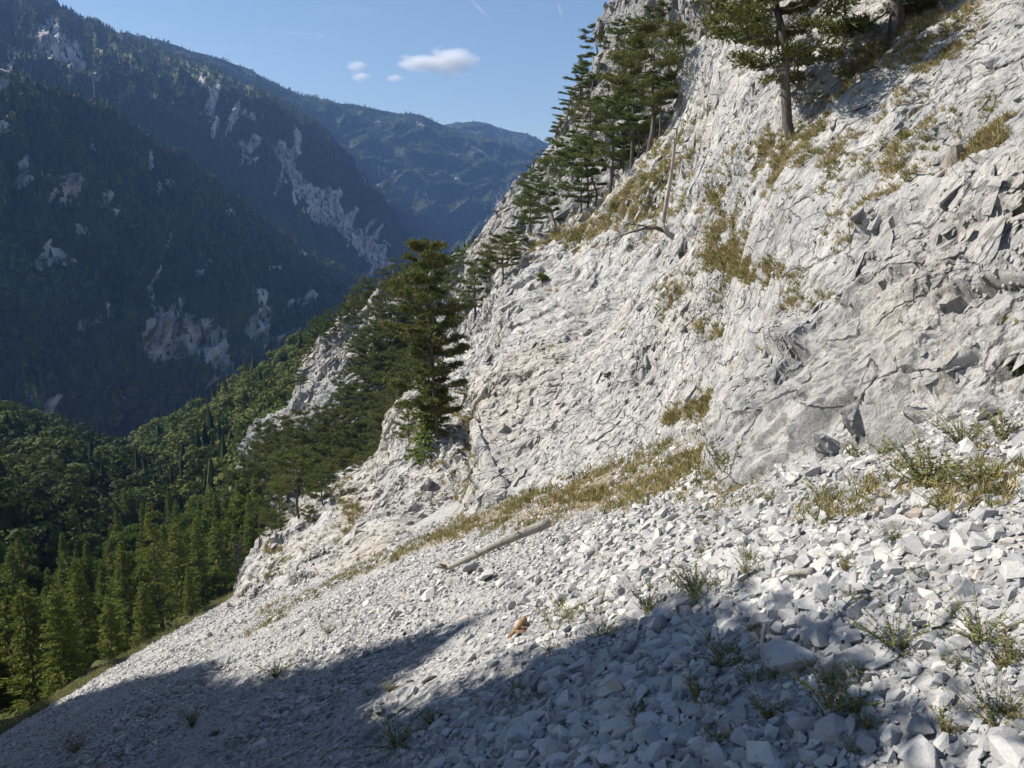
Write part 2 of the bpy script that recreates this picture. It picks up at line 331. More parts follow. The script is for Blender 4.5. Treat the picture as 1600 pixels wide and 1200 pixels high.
# ------------------------------------------------------------------ lofted terrain patches
def normals(G):
    du = np.gradient(G, axis=0); dv = np.gradient(G, axis=1); n = np.cross(du, dv)
    return n/(np.linalg.norm(n, axis=-1, keepdims=True)+1e-9)
def loft(rows, ns, nts, back=(), foot=0):
    """rows of (px,py,depth) polylines, matched point by point; planar in between; 'back' continues away behind the last row"""
    A = []
    for r in rows:
        q = []
        for p in r: q.append((p[0], p[1], p[2] if len(p) > 2 and p[2] else float(scree_y(p[0], p[1]))))
        A.append(np.array(q, float))
    A = np.array(A)
    k = np.concatenate([[0], np.cumsum(np.mean(np.linalg.norm(np.diff(A[..., :2], axis=1), axis=2), axis=0))]); k /= k[-1]
    s = np.linspace(0, 1, ns); RR = []
    for r in A:
        iz = ray(r[:, 0], r[:, 1])[1]/r[:, 2]
        RR.append(np.stack([np.interp(s, k, r[:, 0]), np.interp(s, k, r[:, 1]), np.interp(s, k, iz)], -1))
    G = []
    for i in range(len(RR)-1):
        for j in range(nts[i]):
            G.append(RR[i]+(RR[i+1]-RR[i])*j/nts[i])
    G.append(RR[-1]); G = np.array(G)
    b = ray(G[..., 0], G[..., 1])[1]
    X = P3(G[..., 0], G[..., 1], b/G[..., 2])
    if foot:
        X = np.concatenate([X[:1]-np.array([0, 0, 1.])*foot*q for q in (1, .75, .5, .25)]+[X])
    nf = X.shape[0]
    if back:
        cr = X[-1]; prev = (0, 0)
        dirn = np.stack([cr[:, 0], cr[:, 1], 0*cr[:, 0]], -1); dirn /= np.linalg.norm(dirn, axis=1)[:, None]
        ex = []
        for (aw, dn, m) in back:
            for j in range(1, m+1):
                a_ = prev[0]+(aw-prev[0])*j/m; d_ = prev[1]+(dn-prev[1])*j/m
                ex.append(cr+dirn*a_-np.array([0, 0, d_]))
            prev = (aw, dn)
        X = np.concatenate([X, np.array(ex)])
    return X, nf
def grid_faces(a, b):
    i = np.arange(a*b).reshape(a, b)
    return np.stack([i[:-1, :-1], i[:-1, 1:], i[1:, 1:], i[1:, :-1]], -1).reshape(-1, 4)
def face_normal_out(X, Nn):
    # make normals look towards the open side (the viewer's side of the valley)
    s = np.sign((Nn[:X.shape[0]//2]*(-X[:X.shape[0]//2])).sum(-1).mean()); return Nn*s
def blob(px, py, L):
    r = np.zeros(px.shape)
    for (x, y, sx, sy, an, a) in L:
        c, s = math.cos(R(an)), math.sin(R(an)); u = (px-x)*c+(py-y)*s; v = -(px-x)*s+(py-y)*c
        r = r+a*np.exp(-(u/sx)**2-(v/sy)**2)
    return r
PATCH = {}
def keep(name, X, nf):
    px, py, d = proj(X[:nf]); PATCH[name] = (X[:nf], px, py)
def on(name, px, py):
    X, a, b = PATCH[name]; i = np.argmin((a-px)**2+(b-py)**2); return X.reshape(-1, 3)[i].copy()

# ---- scree: a debris slope at the angle of repose, one sheet all round the camera
EDGE_Y = np.array([-60, 30, 60, 69, 80, 92, 105, 130, 200]); EDGE_X = np.array([-46, -45, -44, -44, -43, -41.5, -40, -38, -36])
def scree_z(x, y, fine=True):
    x = np.asarray(x, float); y = np.asarray(y, float)
    e = np.interp(y, EDGE_Y, EDGE_X); over = np.maximum(0, e-x)
    z = SA*x+SB*y-SH-.03*over**1.6*np.exp(-over/400)*.9
    r = np.hypot(x, y); P = np.stack([x, y, 0*x], -1).reshape(-1, 3)
    a = np.clip(r/12, .25, 1)
    z = z+(fbm(P*.11, 3)*.35).reshape(x.shape)*a*np.clip(1-r/300, .1, 1)
    if fine: z = z+(fbm(P*.9+5, 3)*.09).reshape(x.shape)
    return z
GB_SCREE = [(1000, 755, 180, 42, -14, .65), (1120, 740, 70, 52, 0, .9), (850, 785, 140, 28, -17, .5), (1500, 790, 130, 30, -10, .3), (700, 835, 110, 12, -22, .5), (560, 895, 90, 8, -25, .5), (450, 955, 100, 7, -31, .5),
            (420, 950, 40, 6, -30, .7), (1450, 760, 110, 40, -12, .65), (1570, 720, 80, 45, -12, .75), (1290, 795, 40, 22, 0, .6), (900, 960, 90, 26, -10, .3), (1090, 915, 60, 26, 0, .4)]
th = np.linspace(-math.pi, math.pi, 1100); fr = np.linspace(0, 1, 1500)
vis = np.abs(th) < R(36)
th = np.concatenate([np.linspace(-math.pi, -R(44), 60, endpoint=False), np.linspace(-R(44), R(40), 760), np.linspace(R(40), math.pi, 60)[1:]])
rr = .6*(330/.6)**(np.linspace(0, 1, 620)**.92)
TH, RRg = np.meshgrid(th, rr); X = RRg*np.sin(TH); Y = RRg*np.cos(TH)
Z = scree_z(X, Y); Gs = np.stack([X, Y, Z], -1); spx, spy, sd = proj(Gs)
g = np.where(sd > 1, blob(spx, spy, GB_SCREE), 0)
# dry grass band along the left edge of the scree
e = np.interp(Y, EDGE_Y, EDGE_X)
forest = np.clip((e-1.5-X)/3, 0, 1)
V = Gs.reshape(-1, 3)
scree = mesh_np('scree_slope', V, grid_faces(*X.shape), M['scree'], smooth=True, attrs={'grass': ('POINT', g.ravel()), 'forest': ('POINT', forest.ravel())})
tag(scree, kind='structure')
PATCH['scree'] = (Gs, np.where(sd > 1, spx, 1e6), np.where(sd > 1, spy, 1e6))

# ---- main cliff face
base = [(355, 960), (375, 945), (385, 942), (410, 932), (450, 918), (520, 894), (560, 878), (600, 864), (640, 848), (700, 826), (740, 809), (770, 796), (800, 781), (860, 759), (900, 744), (940, 728), (980, 710), (1020, 697), (1060, 686), (1085, 680), (1110, 674), (1150, 668), (1220, 664), (1300, 660), (1450, 650), (1600, 645), (1800, 620), (2100, 560), (2600, 400)]
crest = [(368, 940, 109), (378, 910, 110), (392, 872, 110), (412, 838, 108), (470, 797, 105), (530, 757, 100), (575, 730, 96), (592, 712, 93), (612, 655, 92), (650, 588, 90), (690, 562, 88), (738, 505, 85), (765, 462, 83), (778, 420, 80), (805, 388, 78), (850, 368, 74), (885, 345, 70), (930, 312, 66), (970, 270, 62), (1012, 225, 58), (1060, 172, 54), (1088, 120, 50), (1140, 0, 44), (1200, -60, 42), (1350, -110, 39), (1500, -140, 33), (1700, -180, 27), (2000, -250, 21), (2500, -300, 14)]
NS = 1300
X, nf = loft([base, crest], NS, [900], back=((3, .6, 8), (10, 8, 10), (40, 45, 8)), foot=4)
n0 = face_normal_out(X, normals(X))
FN = np.array([-.78, .0, .62])
px, py, _ = proj(X)
Pn = X.reshape(-1, 3); F_ax = np.stack([Pn@np.array([-.62, -.1, -.78]), Pn[:, 1]+.15*Pn[:, 2], Pn@FN], -1)   # down the slope, along strike, out
far = np.clip(X[..., 1].ravel()/60, .35, 1.5)
def rock_detail(Q, shape, amp=1.0, an=2.2, f0=.22, n=6, seed=0):
    """angular rock relief: blocks at ever smaller scales, left out where the mesh could not carry them"""
    G3 = Q.reshape(shape+(3,)); st = [np.abs(np.gradient(G3, axis=a)) for a in (0, 1)]
    def wgt(m, lim):
        k = np.maximum(np.linalg.norm(st[0]*m, axis=-1), np.linalg.norm(st[1]*m, axis=-1)).ravel(); return np.clip(2-k/lim, 0, 1)
    D = 0; wp = fbm(Q*.35+seed, 3)[:, None]*.5
    f = f0; a = .55*amp
    for i in range(n):
        m = np.array([f, f*an, f*1.3]); w = wgt(m, .15); D = D+w*a*facets(Q*m+wp*(.6+.3*i)+i*7.7+seed); f *= 2.1; a *= .56
    for f, a in ((.55, .36), (1.3, .2), (3., .08)):
        m = np.array([f*.7, f*1.5, f]); w = wgt(m, .17); D = D-w*a*amp*np.clip(perlin(Q*m+wp*1.5+seed+3)-.18, 0, 1)*2.2
    return D
def cracks(L_):
    """a lip on the sunny side of every crack and a slot on its lee side"""
    o = []
    for (x, y, l, w, an, a) in L_:
        nx, ny = math.sin(R(an)), -math.cos(R(an)); o += [(x+nx*w*1.2, y+ny*w*1.2, l*1.2, w*1.7, an, .7*a), (x-nx*w*.9, y-ny*w*.9, l, w, an, -1.1*a)]
    return o
yq = X[..., 1].ravel()
D = fbm(F_ax*[.05, .10, .05], 3)*1.3*far
D += rock_detail(F_ax, px.shape, .8, 1.3)*far
D = D.reshape(px.shape)
# gullies, ribs and hollows where the photograph has them (metres outwards)
D += blob(px, py, [(690, 700, 120, 40, -62, -3.6), (745, 600, 60, 26, -60, -2.0), (635, 770, 70, 14, -75, -2.0), (610, 700, 30, 10, -70, -1.5), (560, 800, 80, 14, -60, -1.0), (785, 690, 130, 26, -85, 1.6), (820, 590, 90, 36, -70, 1.4),
                     (600, 640, 40, 20, -60, 1.5)]+[(a, b, c, d, e, f*.55) for (a, b, c, d, e, f) in cracks([(905, 490, 34, 8, -60, 1.1), (950, 470, 30, 9, -65, 1.2), (890, 430, 16, 8, -50, .9), (1110, 305, 30, 7, -42, .7), (1375, 345, 44, 8, -28, .55), (1440, 300, 60, 7, -30, .4), (1330, 110, 120, 14, -40, .8), (1080, 260, 40, 6, -60, .5), (1000, 330, 50, 8, -25, .7), (820, 520, 50, 8, -70, .9), (870, 600, 50, 6, -70, .6), (1000, 580, 60, 6, -60, .5), (1100, 470, 50, 7, -55, .5), (1180, 250, 50, 7, -45, .5), (1500, 200, 60, 8, -30, .45), (1420, 180, 50, 7, -60, .45)])])
fade = np.clip(np.arange(X.shape[0])/14, .05, 1)[:, None]
D = D*fade
grassL = [(900, 310, 60, 18, -20, .55), (860, 370, 80, 16, -10, .5), (1000, 330, 60, 40, -30, .45), (1130, 350, 22, 60, -5, .6), (1170, 420, 60, 20, 10, .8), (1150, 390, 30, 30, 0, .5), (1280, 470, 40, 14, -15, .8), (1120, 520, 22, 18, 0, .7), (1380, 100, 90, 22, -35, .7), (1330, 120, 70, 18, -30, .5), (1560, 260, 70, 30, -20, .7), (1500, 300, 40, 20, -20, .6),
          (1060, 240, 40, 80, 20, .4), (1250, 60, 60, 30, 0, .4), (1200, 250, 70, 40, -30, .4), (1440, 60, 50, 50, -40, .5), (1560, 200, 60, 40, -40, .5), (750, 700, 22, 60, -5, 1.0), (690, 740, 40, 30, 0, .55), (660, 640, 30, 60, 25, .5), (720, 640, 30, 30, 0, .5), (1060, 650, 60, 16, -25, .6), (1110, 640, 16, 30, 0, .5),
          (1480, 80, 40, 100, 30, .45), (1300, 250, 100, 60, -30, .3), (1060, 470, 60, 50, 0, .28), (930, 350, 80, 20, -20, .4), (1400, 220, 80, 60, -20, .3), (540, 800, 14, 50, 20, .5), (440, 860, 12, 40, 20, .4), (1300, 330, 100, 60, 0, .22), (1010, 290, 30, 50, 30, .3)]
g = blob(px, py, grassL)+.16*np.clip(perlin(F_ax*[.35, .6, .5]+40).reshape(px.shape)*2, -1, 1)
g = g*np.clip(.75+1.5*perlin(F_ax*[1.1, 1.4, 1.2]+60).reshape(px.shape)+.5*perlin(F_ax*[3, 3, 3]).reshape(px.shape), .1, 1.15)
# ledges only: less grass right of the bare slab
g = g*np.where((px > 780) & (py > 560) & (px < 1040), .55, 1)
X = X+n0*D[..., None]
X[:, :, 2] -= 0
px2, py2, _ = proj(X); cv = np.clip(.55+1.4*perlin(X.reshape(-1, 3)*.12+9).reshape(px.shape), .12, 1.4)
n1 = face_normal_out(X, normals(X)); n1 = unit(n1*.35+n0*.65)
BL = [blocks(X[:nf], n1[:nf], px2[:nf], py2[:nf], g[:nf], 15000, .19, .0075, .5, (1.3, .9, .5), sink=.17, tilt=.18, cover=cv[:nf], seed=1), blocks(X[:nf], n1[:nf], px2[:nf], py2[:nf], g[:nf], 36000, .09, .0042, .5, (1.25, .9, .55), sink=.14, tilt=.26, cover=cv[:nf], seed=2),
      blocks(X[:nf], n1[:nf], px2[:nf], py2[:nf], g[:nf], 900, .55, .02, .4, (1.35, .95, .42), sink=.24, tilt=.12, cover=cv[:nf], seed=3)]
cliff = rock_mesh('limestone_cliff', X, g, M['cliff'], BL); keep('cliff', X, nf); CG = g[:nf]
# ---- near slab on the right, standing proud of the face
def cliff_y(px_, py_): return on('cliff', px_, py_)[1]
cb = [(1100, 725), (1120, 762), (1160, 792), (1230, 778), (1300, 762), (1380, 748), (1480, 720), (1600, 690), (1800, 660), (2300, 600)]
cc = [(1104, 700), (1118, 640), (1150, 580), (1195, 545), (1250, 512), (1310, 470), (1380, 395), (1480, 300), (1700, 150), (2300, -50)]
cc = [(a, b, cliff_y(min(a, 1590), max(b, 10))*(.965 if a < 1650 else .8)-.3) for a, b in cc]
cm = []
for (a, b), (c, d, e_) in zip(cb, cc):
    yb = float(scree_y(a, b)); cm.append(((a+c)/2-6, (b+d)/2-6, .5*(yb+e_)*.93))
X, nf = loft([cb, cm, cc], 560, [230, 230], back=((.5, .15, 6), (1.6, .3, 6), (4, 4, 4)), foot=1.5)
n0 = face_normal_out(X, normals(X)); px, py, _ = proj(X); Pn = X.reshape(-1, 3)
F_ax = np.stack([Pn@np.array([-.62, -.1, -.78]), Pn[:, 1]+.15*Pn[:, 2], Pn@FN], -1)
q = F_ax[:, :2]@np.array([[.80, .6], [-.6, .80]]); Q = np.stack([q[:, 0], q[:, 1], F_ax[:, 2]], -1)
D = fbm(Q*[.25, .4, .3], 3)*.22+rock_detail(Q, px.shape, .5, 1.8, .34, 6, 5)
D = D.reshape(px.shape)
D += blob(px, py, cracks([(1352, 690, 52, 6, -38, .7), (1318, 722, 22, 6, -25, .5), (1530, 456, 80, 5, -23, .35), (1195, 546, 14, 6, -25, .45), (1238, 548, 18, 7, -20, .5), (1490, 640, 42, 6, -28, .2), (1560, 612, 36, 6, -15, .22), (1410, 650, 26, 6, -40, .2), (1570, 540, 40, 6, -30, .25), (1340, 520, 50, 5, -45, .16), (1250, 620, 50, 5, -60, .15), (1430, 470, 60, 5, -30, .2), (1500, 360, 60, 6, -28, .25), (1590, 300, 60, 6, -25, .25), (1160, 650, 40, 5, -65, .2)])+[(1440, 560, 120, 40, -30, .15)])
D *= np.clip(np.arange(X.shape[0])/10, .1, 1)[:, None]
X = X+n0*D[..., None]
g = blob(px, py, [(1400, 650, 18, 10, -40, .8), (1190, 620, 12, 20, 0, .5), (1580, 590, 30, 10, 0, .4), (1560, 490, 25, 10, -20, .6), (1190, 700, 10, 10, 0, .3), (1130, 690, 26, 8, -20, .4)])
px2, py2, _ = proj(X); n1 = unit(face_normal_out(X, normals(X))*.3+n0*.7); cv = np.clip(.25+1.6*perlin(X.reshape(-1, 3)*.35+29).reshape(px.shape), .03, 1.2)
BL = [blocks(X[:nf], n1[:nf], px2[:nf], py2[:nf], g[:nf], 420, .42, 0, .4, (1.5, .95, .22), sink=.09, tilt=.04, yaw=.25, az=.5, cover=cv[:nf], seed=4), blocks(X[:nf], n1[:nf], px2[:nf], py2[:nf], g[:nf], 4500, .10, 0, .5, (1.35, .85, .26), sink=.10, tilt=.10, yaw=.3, az=.5, cover=cv[:nf], seed=5)]
slab = rock_mesh('limestone_slab', X, g, M['slab'], BL); keep('slab', X, nf)

# ---- generic rock buttress
def buttress(name, rows, ns, nts, back, amp, s, grass=(), gb=.12, mat='cliff_far', bumps=()):
    X, nf = loft(rows, ns, nts, back=back, foot=12); n0 = face_normal_out(X, normals(X)); px, py, _ = proj(X); Pn = X.reshape(-1, 3)*s
    D = fbm(Pn*[.08, .08, .04], 3)*2.0+(ridged(Pn*[.22, .22, .07]+7, 4)-.7)*.8+facets(Pn*[.25, .25, .12]+fbm(Pn*.2, 2)[:, None])*1.6+facets(Pn*[.8, .8, .4])*.55+facets(Pn*[2, 2, 1.2])*.2
    D = D.reshape(px.shape)*amp+blob(px, py, bumps)
    D *= np.clip(np.arange(X.shape[0])/8, .1, 1)[:, None]
    X = X+n0*D[..., None]
    g = blob(px, py, grass)+gb*np.clip(perlin(Pn*.2+3).reshape(px.shape)*3, -1, 1)
    n1 = unit(face_normal_out(X, normals(X))*.4+n0*.6); BL = [blocks(X[:nf], n1[:nf], px[:nf], py[:nf], g[:nf], 8000, .28, .008, .5, (1.4, .9, .5), sink=.16, tilt=.2, seed=6), blocks(X[:nf], n1[:nf], px[:nf], py[:nf], g[:nf], 900, .8, .016, .4, (1.5, .9, .5), sink=.26, tilt=.12, seed=7)]
    o = rock_mesh(name, X, g, M[mat], BL); keep(name, X, nf); return o
# upper buttress behind the pines
hid = [(770, 470, 86), (790, 450, 86), (820, 420, 84), (850, 400, 80), (880, 370, 77), (905, 345, 74), (935, 320, 71), (960, 300, 69), (985, 265, 66), (1012, 235, 63), (1040, 205, 61), (1065, 180, 59), (1090, 140, 56), (1140, 20, 50), (1200, -150, 48)]
sil = [(738, 398, 130), (745, 385, 130), (768, 350, 130), (795, 318, 130), (808, 298, 128), (838, 262, 127), (855, 236, 126), (872, 205, 125), (884, 172, 124), (904, 132, 122), (934, 104, 120), (950, 84, 118), (957, 45, 116), (972, -20, 112), (1000, -200, 110)]
buttress('upper_buttress', [hid, sil], 420, [260], ((3, .5, 5), (12, 9, 6), (50, 60, 6)), .7, .9, [(900, 330, 60, 30, -30, .3), (1000, 120, 40, 40, 0, .2)], bumps=[(1060, 100, 16, 60, 10, -5), (960, 200, 14, 60, 25, -2.5), (985, 60, 16, 90, 6, 2.5)])
# middle buttress beyond the gully
lo = [(352, 830, 175), (370, 825, 165), (400, 815, 155), (430, 810, 150), (460, 800, 145), (490, 790, 140), (520, 780, 136), (560, 770, 132), (600, 750, 128), (650, 700, 122), (700, 650, 115), (740, 560, 112), (790, 470, 105)]
up = [(345, 800, 215), (372, 760, 212), (395, 715, 210), (405, 680, 208), (438, 648, 206), (462, 610, 204), (476, 560, 202), (495, 545, 200), (530, 515, 198), (575, 478, 194), (625, 445, 190), (690, 430, 184), (750, 398, 178)]
buttress('middle_buttress', [lo, up], 420, [280], ((4, 1, 5), (20, 16, 6), (60, 70, 6)), 1.5, .6, [(600, 600, 60, 60, 0, .4), (430, 720, 50, 40, 0, .4), (600, 500, 60, 40, -30, .4)], bumps=[(620, 600, 26, 110, 30, -12), (530, 640, 40, 90, 10, 5)])
# skyline ridge low behind the middle buttress, down to the right of the far valley
lo = [(560, 500, 240), (620, 470, 240), (700, 440, 235), (760, 410, 230), (820, 380, 220)]
up = [(520, 530, 330), (590, 478, 330), (650, 450, 330), (740, 410, 330), (800, 352, 330)]
X, nf = loft([lo, up], 60, [30], back=((30, 20, 4),)); o = mesh_np('wooded_ridge', X.reshape(-1, 3), grid_faces(*X.shape[:2]), M['floor'], smooth=True); tag(o, kind='structure'); keep('ridge', X, nf)

# ---- wooded ground
def wooded(name, rows, ns, nts, back, amp, fr_, mat='floor', rock=(), meadow=(), along=.35, seed=0, rb=0, ribs=1.0):
    X, nf = loft(rows, ns, nts, back=back); n0 = face_normal_out(X, normals(X)); px, py, _ = proj(X)
    S, T = np.meshgrid(np.linspace(0, 1, X.shape[1]), np.linspace(0, 1, X.shape[0]))
    P = np.stack([S*fr_, T*fr_*along, 0*S+seed], -1).reshape(-1, 3); w = fbm(P*.6+5, 2)[:, None]*.5
    D = (ridged(P+w, 3, .45)-.6)*ribs+fbm(P*2.5, 4)*.28
    rk = blob(px, py, rock); D = D.reshape(px.shape)*amp
    Pr = X.reshape(-1, 3)/amp
    D += (facets(Pr*[1.2, 1.2, .5])*.35+facets(Pr*[3.5, 3.5, 1.3])*.14).reshape(px.shape)*amp*np.clip(rk*1.2+.12, 0, 1)
    kk = np.arange(X.shape[0]); edge = (np.minimum(kk/6, 1)*np.clip(1-.8*np.exp(-((kk-nf)/(.10*nf))**2), .2, 1))[:, None]; D *= edge
    X = X+n0*D[..., None]
    if mat == 'mount': rk = rk*1.0+.85*np.clip(perlin(np.stack([S*fr_*5, T*fr_*along*1.6, 0*S+seed], -1).reshape(-1, 3)+w*2).reshape(px.shape)*2.2-.22, -.3, 1)*(.5+np.clip(rk*2, 0, .5)) 
    o = mesh_np(name, X.reshape(-1, 3), grid_faces(*px.shape), M[mat], smooth=True, attrs={'rock': ('POINT', rk.ravel()), 'meadow': ('POINT', np.clip(blob(px, py, meadow), 0, 1).ravel())})
    tag(o, kind='structure'); keep(name, X, nf); return X[:nf], rk[:nf]+.55*np.clip(blob(px, py, meadow), 0, 1)[:nf], px[:nf], py[:nf]
W_ = {}
r1 = [(-420, 1330, 57), (-100, 1198, 58), (0, 1148, 60), (100, 1092, 69), (200, 1036, 80), (300, 984, 92), (368, 946, 104), (400, 938, 108)]
r2 = [(-420, 1290, 80), (-100, 1170, 88), (0, 1118, 92), (100, 1064, 104), (200, 1010, 115), (300, 950, 128), (360, 900, 140), (410, 860, 145)]
r3 = [(-420, 1000, 120), (-100, 960, 140), (0, 940, 150), (80, 900, 170), (180, 850, 200), (250, 830, 215), (330, 830, 190), (420, 815, 170)]
W_['slope'] = wooded('forest_slope', [r1, r2, r3], 200, [30, 60], (), 2.0, 6, seed=1)
h0 = [(-500, 1100, 110), (-100, 1000, 130), (-20, 960, 142), (40, 940, 150), (110, 905, 168), (180, 870, 190), (235, 850, 215), (275, 845, 225)]
h1 = [(-500, 640, 330), (-100, 650, 340), (-20, 668, 345), (40, 680, 350), (110, 705, 350), (170, 735, 345), (215, 765, 335), (250, 800, 300)]
W_['hill'] = wooded('wooded_hill', [h0, h1], 220, [120], ((30, 8, 6), (150, 120, 8)), 9, 7, seed=2, along=.5)
g0 = [(215, 850, 235), (260, 850, 230), (320, 860, 215), (380, 850, 200), (430, 830, 190), (480, 800, 185), (540, 760, 190), (620, 700, 195)]
g1 = [(165, 738, 480), (230, 705, 470), (290, 668, 465), (350, 632, 460), (400, 600, 455), (445, 572, 450), (500, 545, 440), (620, 480, 420)]
W_['spur'] = wooded('wooded_spur', [g0, g1], 260, [150], ((25, 8, 6), (200, 160, 8)), 9, 6, seed=3, along=.5)
# near mountain on the left of the gorge
m0 = [(-500, 760, 520), (-100, 720, 600), (0, 700, 640), (90, 730, 700), (180, 745, 800), (240, 715, 860), (300, 680, 950), (400, 620, 1100), (490, 575, 1250), (560, 520, 1450), (620, 470, 1700)]
m1 = [(-500, -80, 900), (-100, 85, 1000), (0, 116, 1060), (80, 140, 1120), (150, 170, 1180), (230, 215, 1250), (310, 262, 1330), (400, 335, 1450), (480, 402, 1560), (560, 438, 1720), (625, 455, 1850)]
rock1 = [(60, 300, 50, 40, 40, .55), (270, 290, 60, 16, 45, .5), (380, 330, 10, 40, -15, .75), (440, 355, 10, 34, -15, .85), (240, 490, 16, 60, -30, .8), (290, 520, 20, 60, -25, .7), (400, 510, 24, 36, -25, .75), (420, 545, 26, 20, 0, .6), (470, 470, 20, 20, 0, .5), (80, 420, 14, 40, -10, .5), (160, 320, 30, 30, 0, .45), (250, 560, 24, 50, 0, .8), (230, 500, 30, 30, 0, .4), (320, 560, 30, 40, -30, .55), (530, 470, 20, 16, 20, .4), (20, 640, 40, 30, 40, .4), (10, 130, 20, 30, 0, .5), (480, 410, 30, 10, 30, .4)]
W_['near_mountain'] = wooded('near_mountain', [m0, m1], 560, [420], ((60, 10, 6), (400, 250, 8)), 34, 10, 'mount', rock1, [(250, 530, 70, 50, 0, .6), (400, 530, 60, 50, 0, .6)], seed=4, along=.5, ribs=1.1)
# mountain behind with the plateau and the big ravine cliffs
q0 = [(-300, 250, 1250), (0, 260, 1300), (80, 270, 1350), (160, 290, 1400), (250, 330, 1500), (340, 390, 1650), (430, 440, 1800), (520, 470, 2000), (600, 470, 2200), (640, 465, 2300), (690, 460, 2400)]
q1 = [(-300, -50, 1700), (0, 55, 1750), (80, 82, 1800), (160, 104, 1850), (250, 126, 1950), (340, 148, 2050), (430, 176, 2200), (500, 215, 2350), (570, 300, 2500), (620, 362, 2600), (680, 425, 2700)]
q2 = [(-300, -160, 2250), (0, -60, 2300), (80, -2, 2350), (160, 44, 2400), (250, 80, 2500), (340, 112, 2550), (435, 150, 2600), (508, 208, 2600), (577, 293, 2650), (627, 355, 2700), (684, 420, 2750)]
rock2 = [(85, 90, 34, 40, 20, 1.1), (5, 85, 12, 30, -20, .8), (110, 90, 10, 20, 0, .6), (130, 120, 16, 24, 0, .7), (150, 135, 12, 20, 0, .7), (190, 130, 10, 24, 0, .5), (325, 160, 9, 22, 0, .9), (312, 140, 8, 26, 0, .6), (372, 188, 22, 12, 10, .9), (385, 240, 12, 20, 0, .9), (412, 175, 8, 14, 0, .6), (440, 250, 14, 34, -20, 1.0), (470, 290, 16, 60, -30, 1.0), (510, 330, 24, 46, -40, 1.1), (550, 370, 24, 46, -40, 1.1), (590, 410, 16, 26, -40, 1.0), (450, 310, 24, 20, 0, .5), (320, 215, 7, 12, 0, .6), (490, 235, 14, 10, 0, .4)]
W_['plateau_mountain'] = wooded('plateau_mountain', [q0, q1, q2], 620, [300, 60], ((100, 10, 6), (500, 200, 8)), 34, 12, 'mount', rock2, [(230, 98, 140, 17, 14, 1.1), (380, 138, 70, 13, 20, 1.0)], seed=5, along=.28, ribs=1.25)
# far ridges
u0 = [(250, 250, 2800), (400, 300, 2900), (560, 440, 3000), (660, 450, 3000), (720, 440, 3000), (770, 430, 3050), (830, 400, 3100), (900, 380, 3200), (980, 380, 3300)]
u1 = [(60, 30, 3300), (180, 50, 3400), (350, 93, 3600), (460, 146, 3800), (540, 162, 4000), (650, 182, 4200), (720, 198, 4400), (800, 230, 4500), (980, 330, 4600)]
W_['far_ridge'] = wooded('far_ridge', [u0, u1], 360, [240], ((300, 60, 8),), 60, 9, 'mount', [(790, 320, 22, 16, 0, .55), (740, 300, 30, 12, 0, .3)], [(500, 160, 26, 4, 0, .8)], seed=6, along=.6, ribs=1.2)
u0 = [(560, 300, 4400), (660, 300, 4500), (760, 330, 4500), (850, 330, 4600), (960, 330, 4700), (1100, 330, 4700)]
u1 = [(560, 190, 5300), (680, 196, 5400), (745, 192, 5500), (790, 200, 5500), (860, 224, 5600), (1100, 260, 5600)]
W_['farthest_ridge'] = wooded('farthest_ridge', [u0, u1], 200, [100], ((300, 60, 6),), 70, 5, 'mount', seed=8, along=.6)
# valley floor closing everything far below
fl = mesh_np('valley_floor', [(-3500, -300, -420), (3500, -300, -420), (3500, 6500, -420), (-3500, 6500, -420)], [(0, 1, 2, 3)], M['floor']); tag(fl, kind='structure')
# ------------------------------------------------------------------ plants
def leaf_tris(c, d, ln, wd):
    """one narrow triangle per centre, pointing along d"""
    n = len(c); r = unit(rng.normal(size=(n, 3))); s = unit(np.cross(d, r))*(np.broadcast_to(wd, n)/2)[:, None]
    V = np.stack([c-s, c+s, c+d*np.broadcast_to(ln, n)[:, None]], 1).reshape(-1, 3)
    return V, np.arange(3*n).reshape(n, 3)
def rdir(n, up=0.0):
    d = unit(rng.normal(size=(n, 3))); d[:, 2] = d[:, 2]*.7+up; return unit(d)
def trunk_path(H, lean, n=12, wob=.012):
    t = np.linspace(0, 1, n); a = rng.uniform(0, 6.28)
    off = np.cumsum(rng.normal(0, wob*H, (n, 2)), 0); off -= off[0]
    p = np.stack([lean[0]*H*t**1.4+off[:, 0]*.6, lean[1]*H*t**1.4+off[:, 1]*.6, H*t], -1); p = np.vstack([p[0]-[0, 0, .06*H], p]); return np.r_[0, t], p
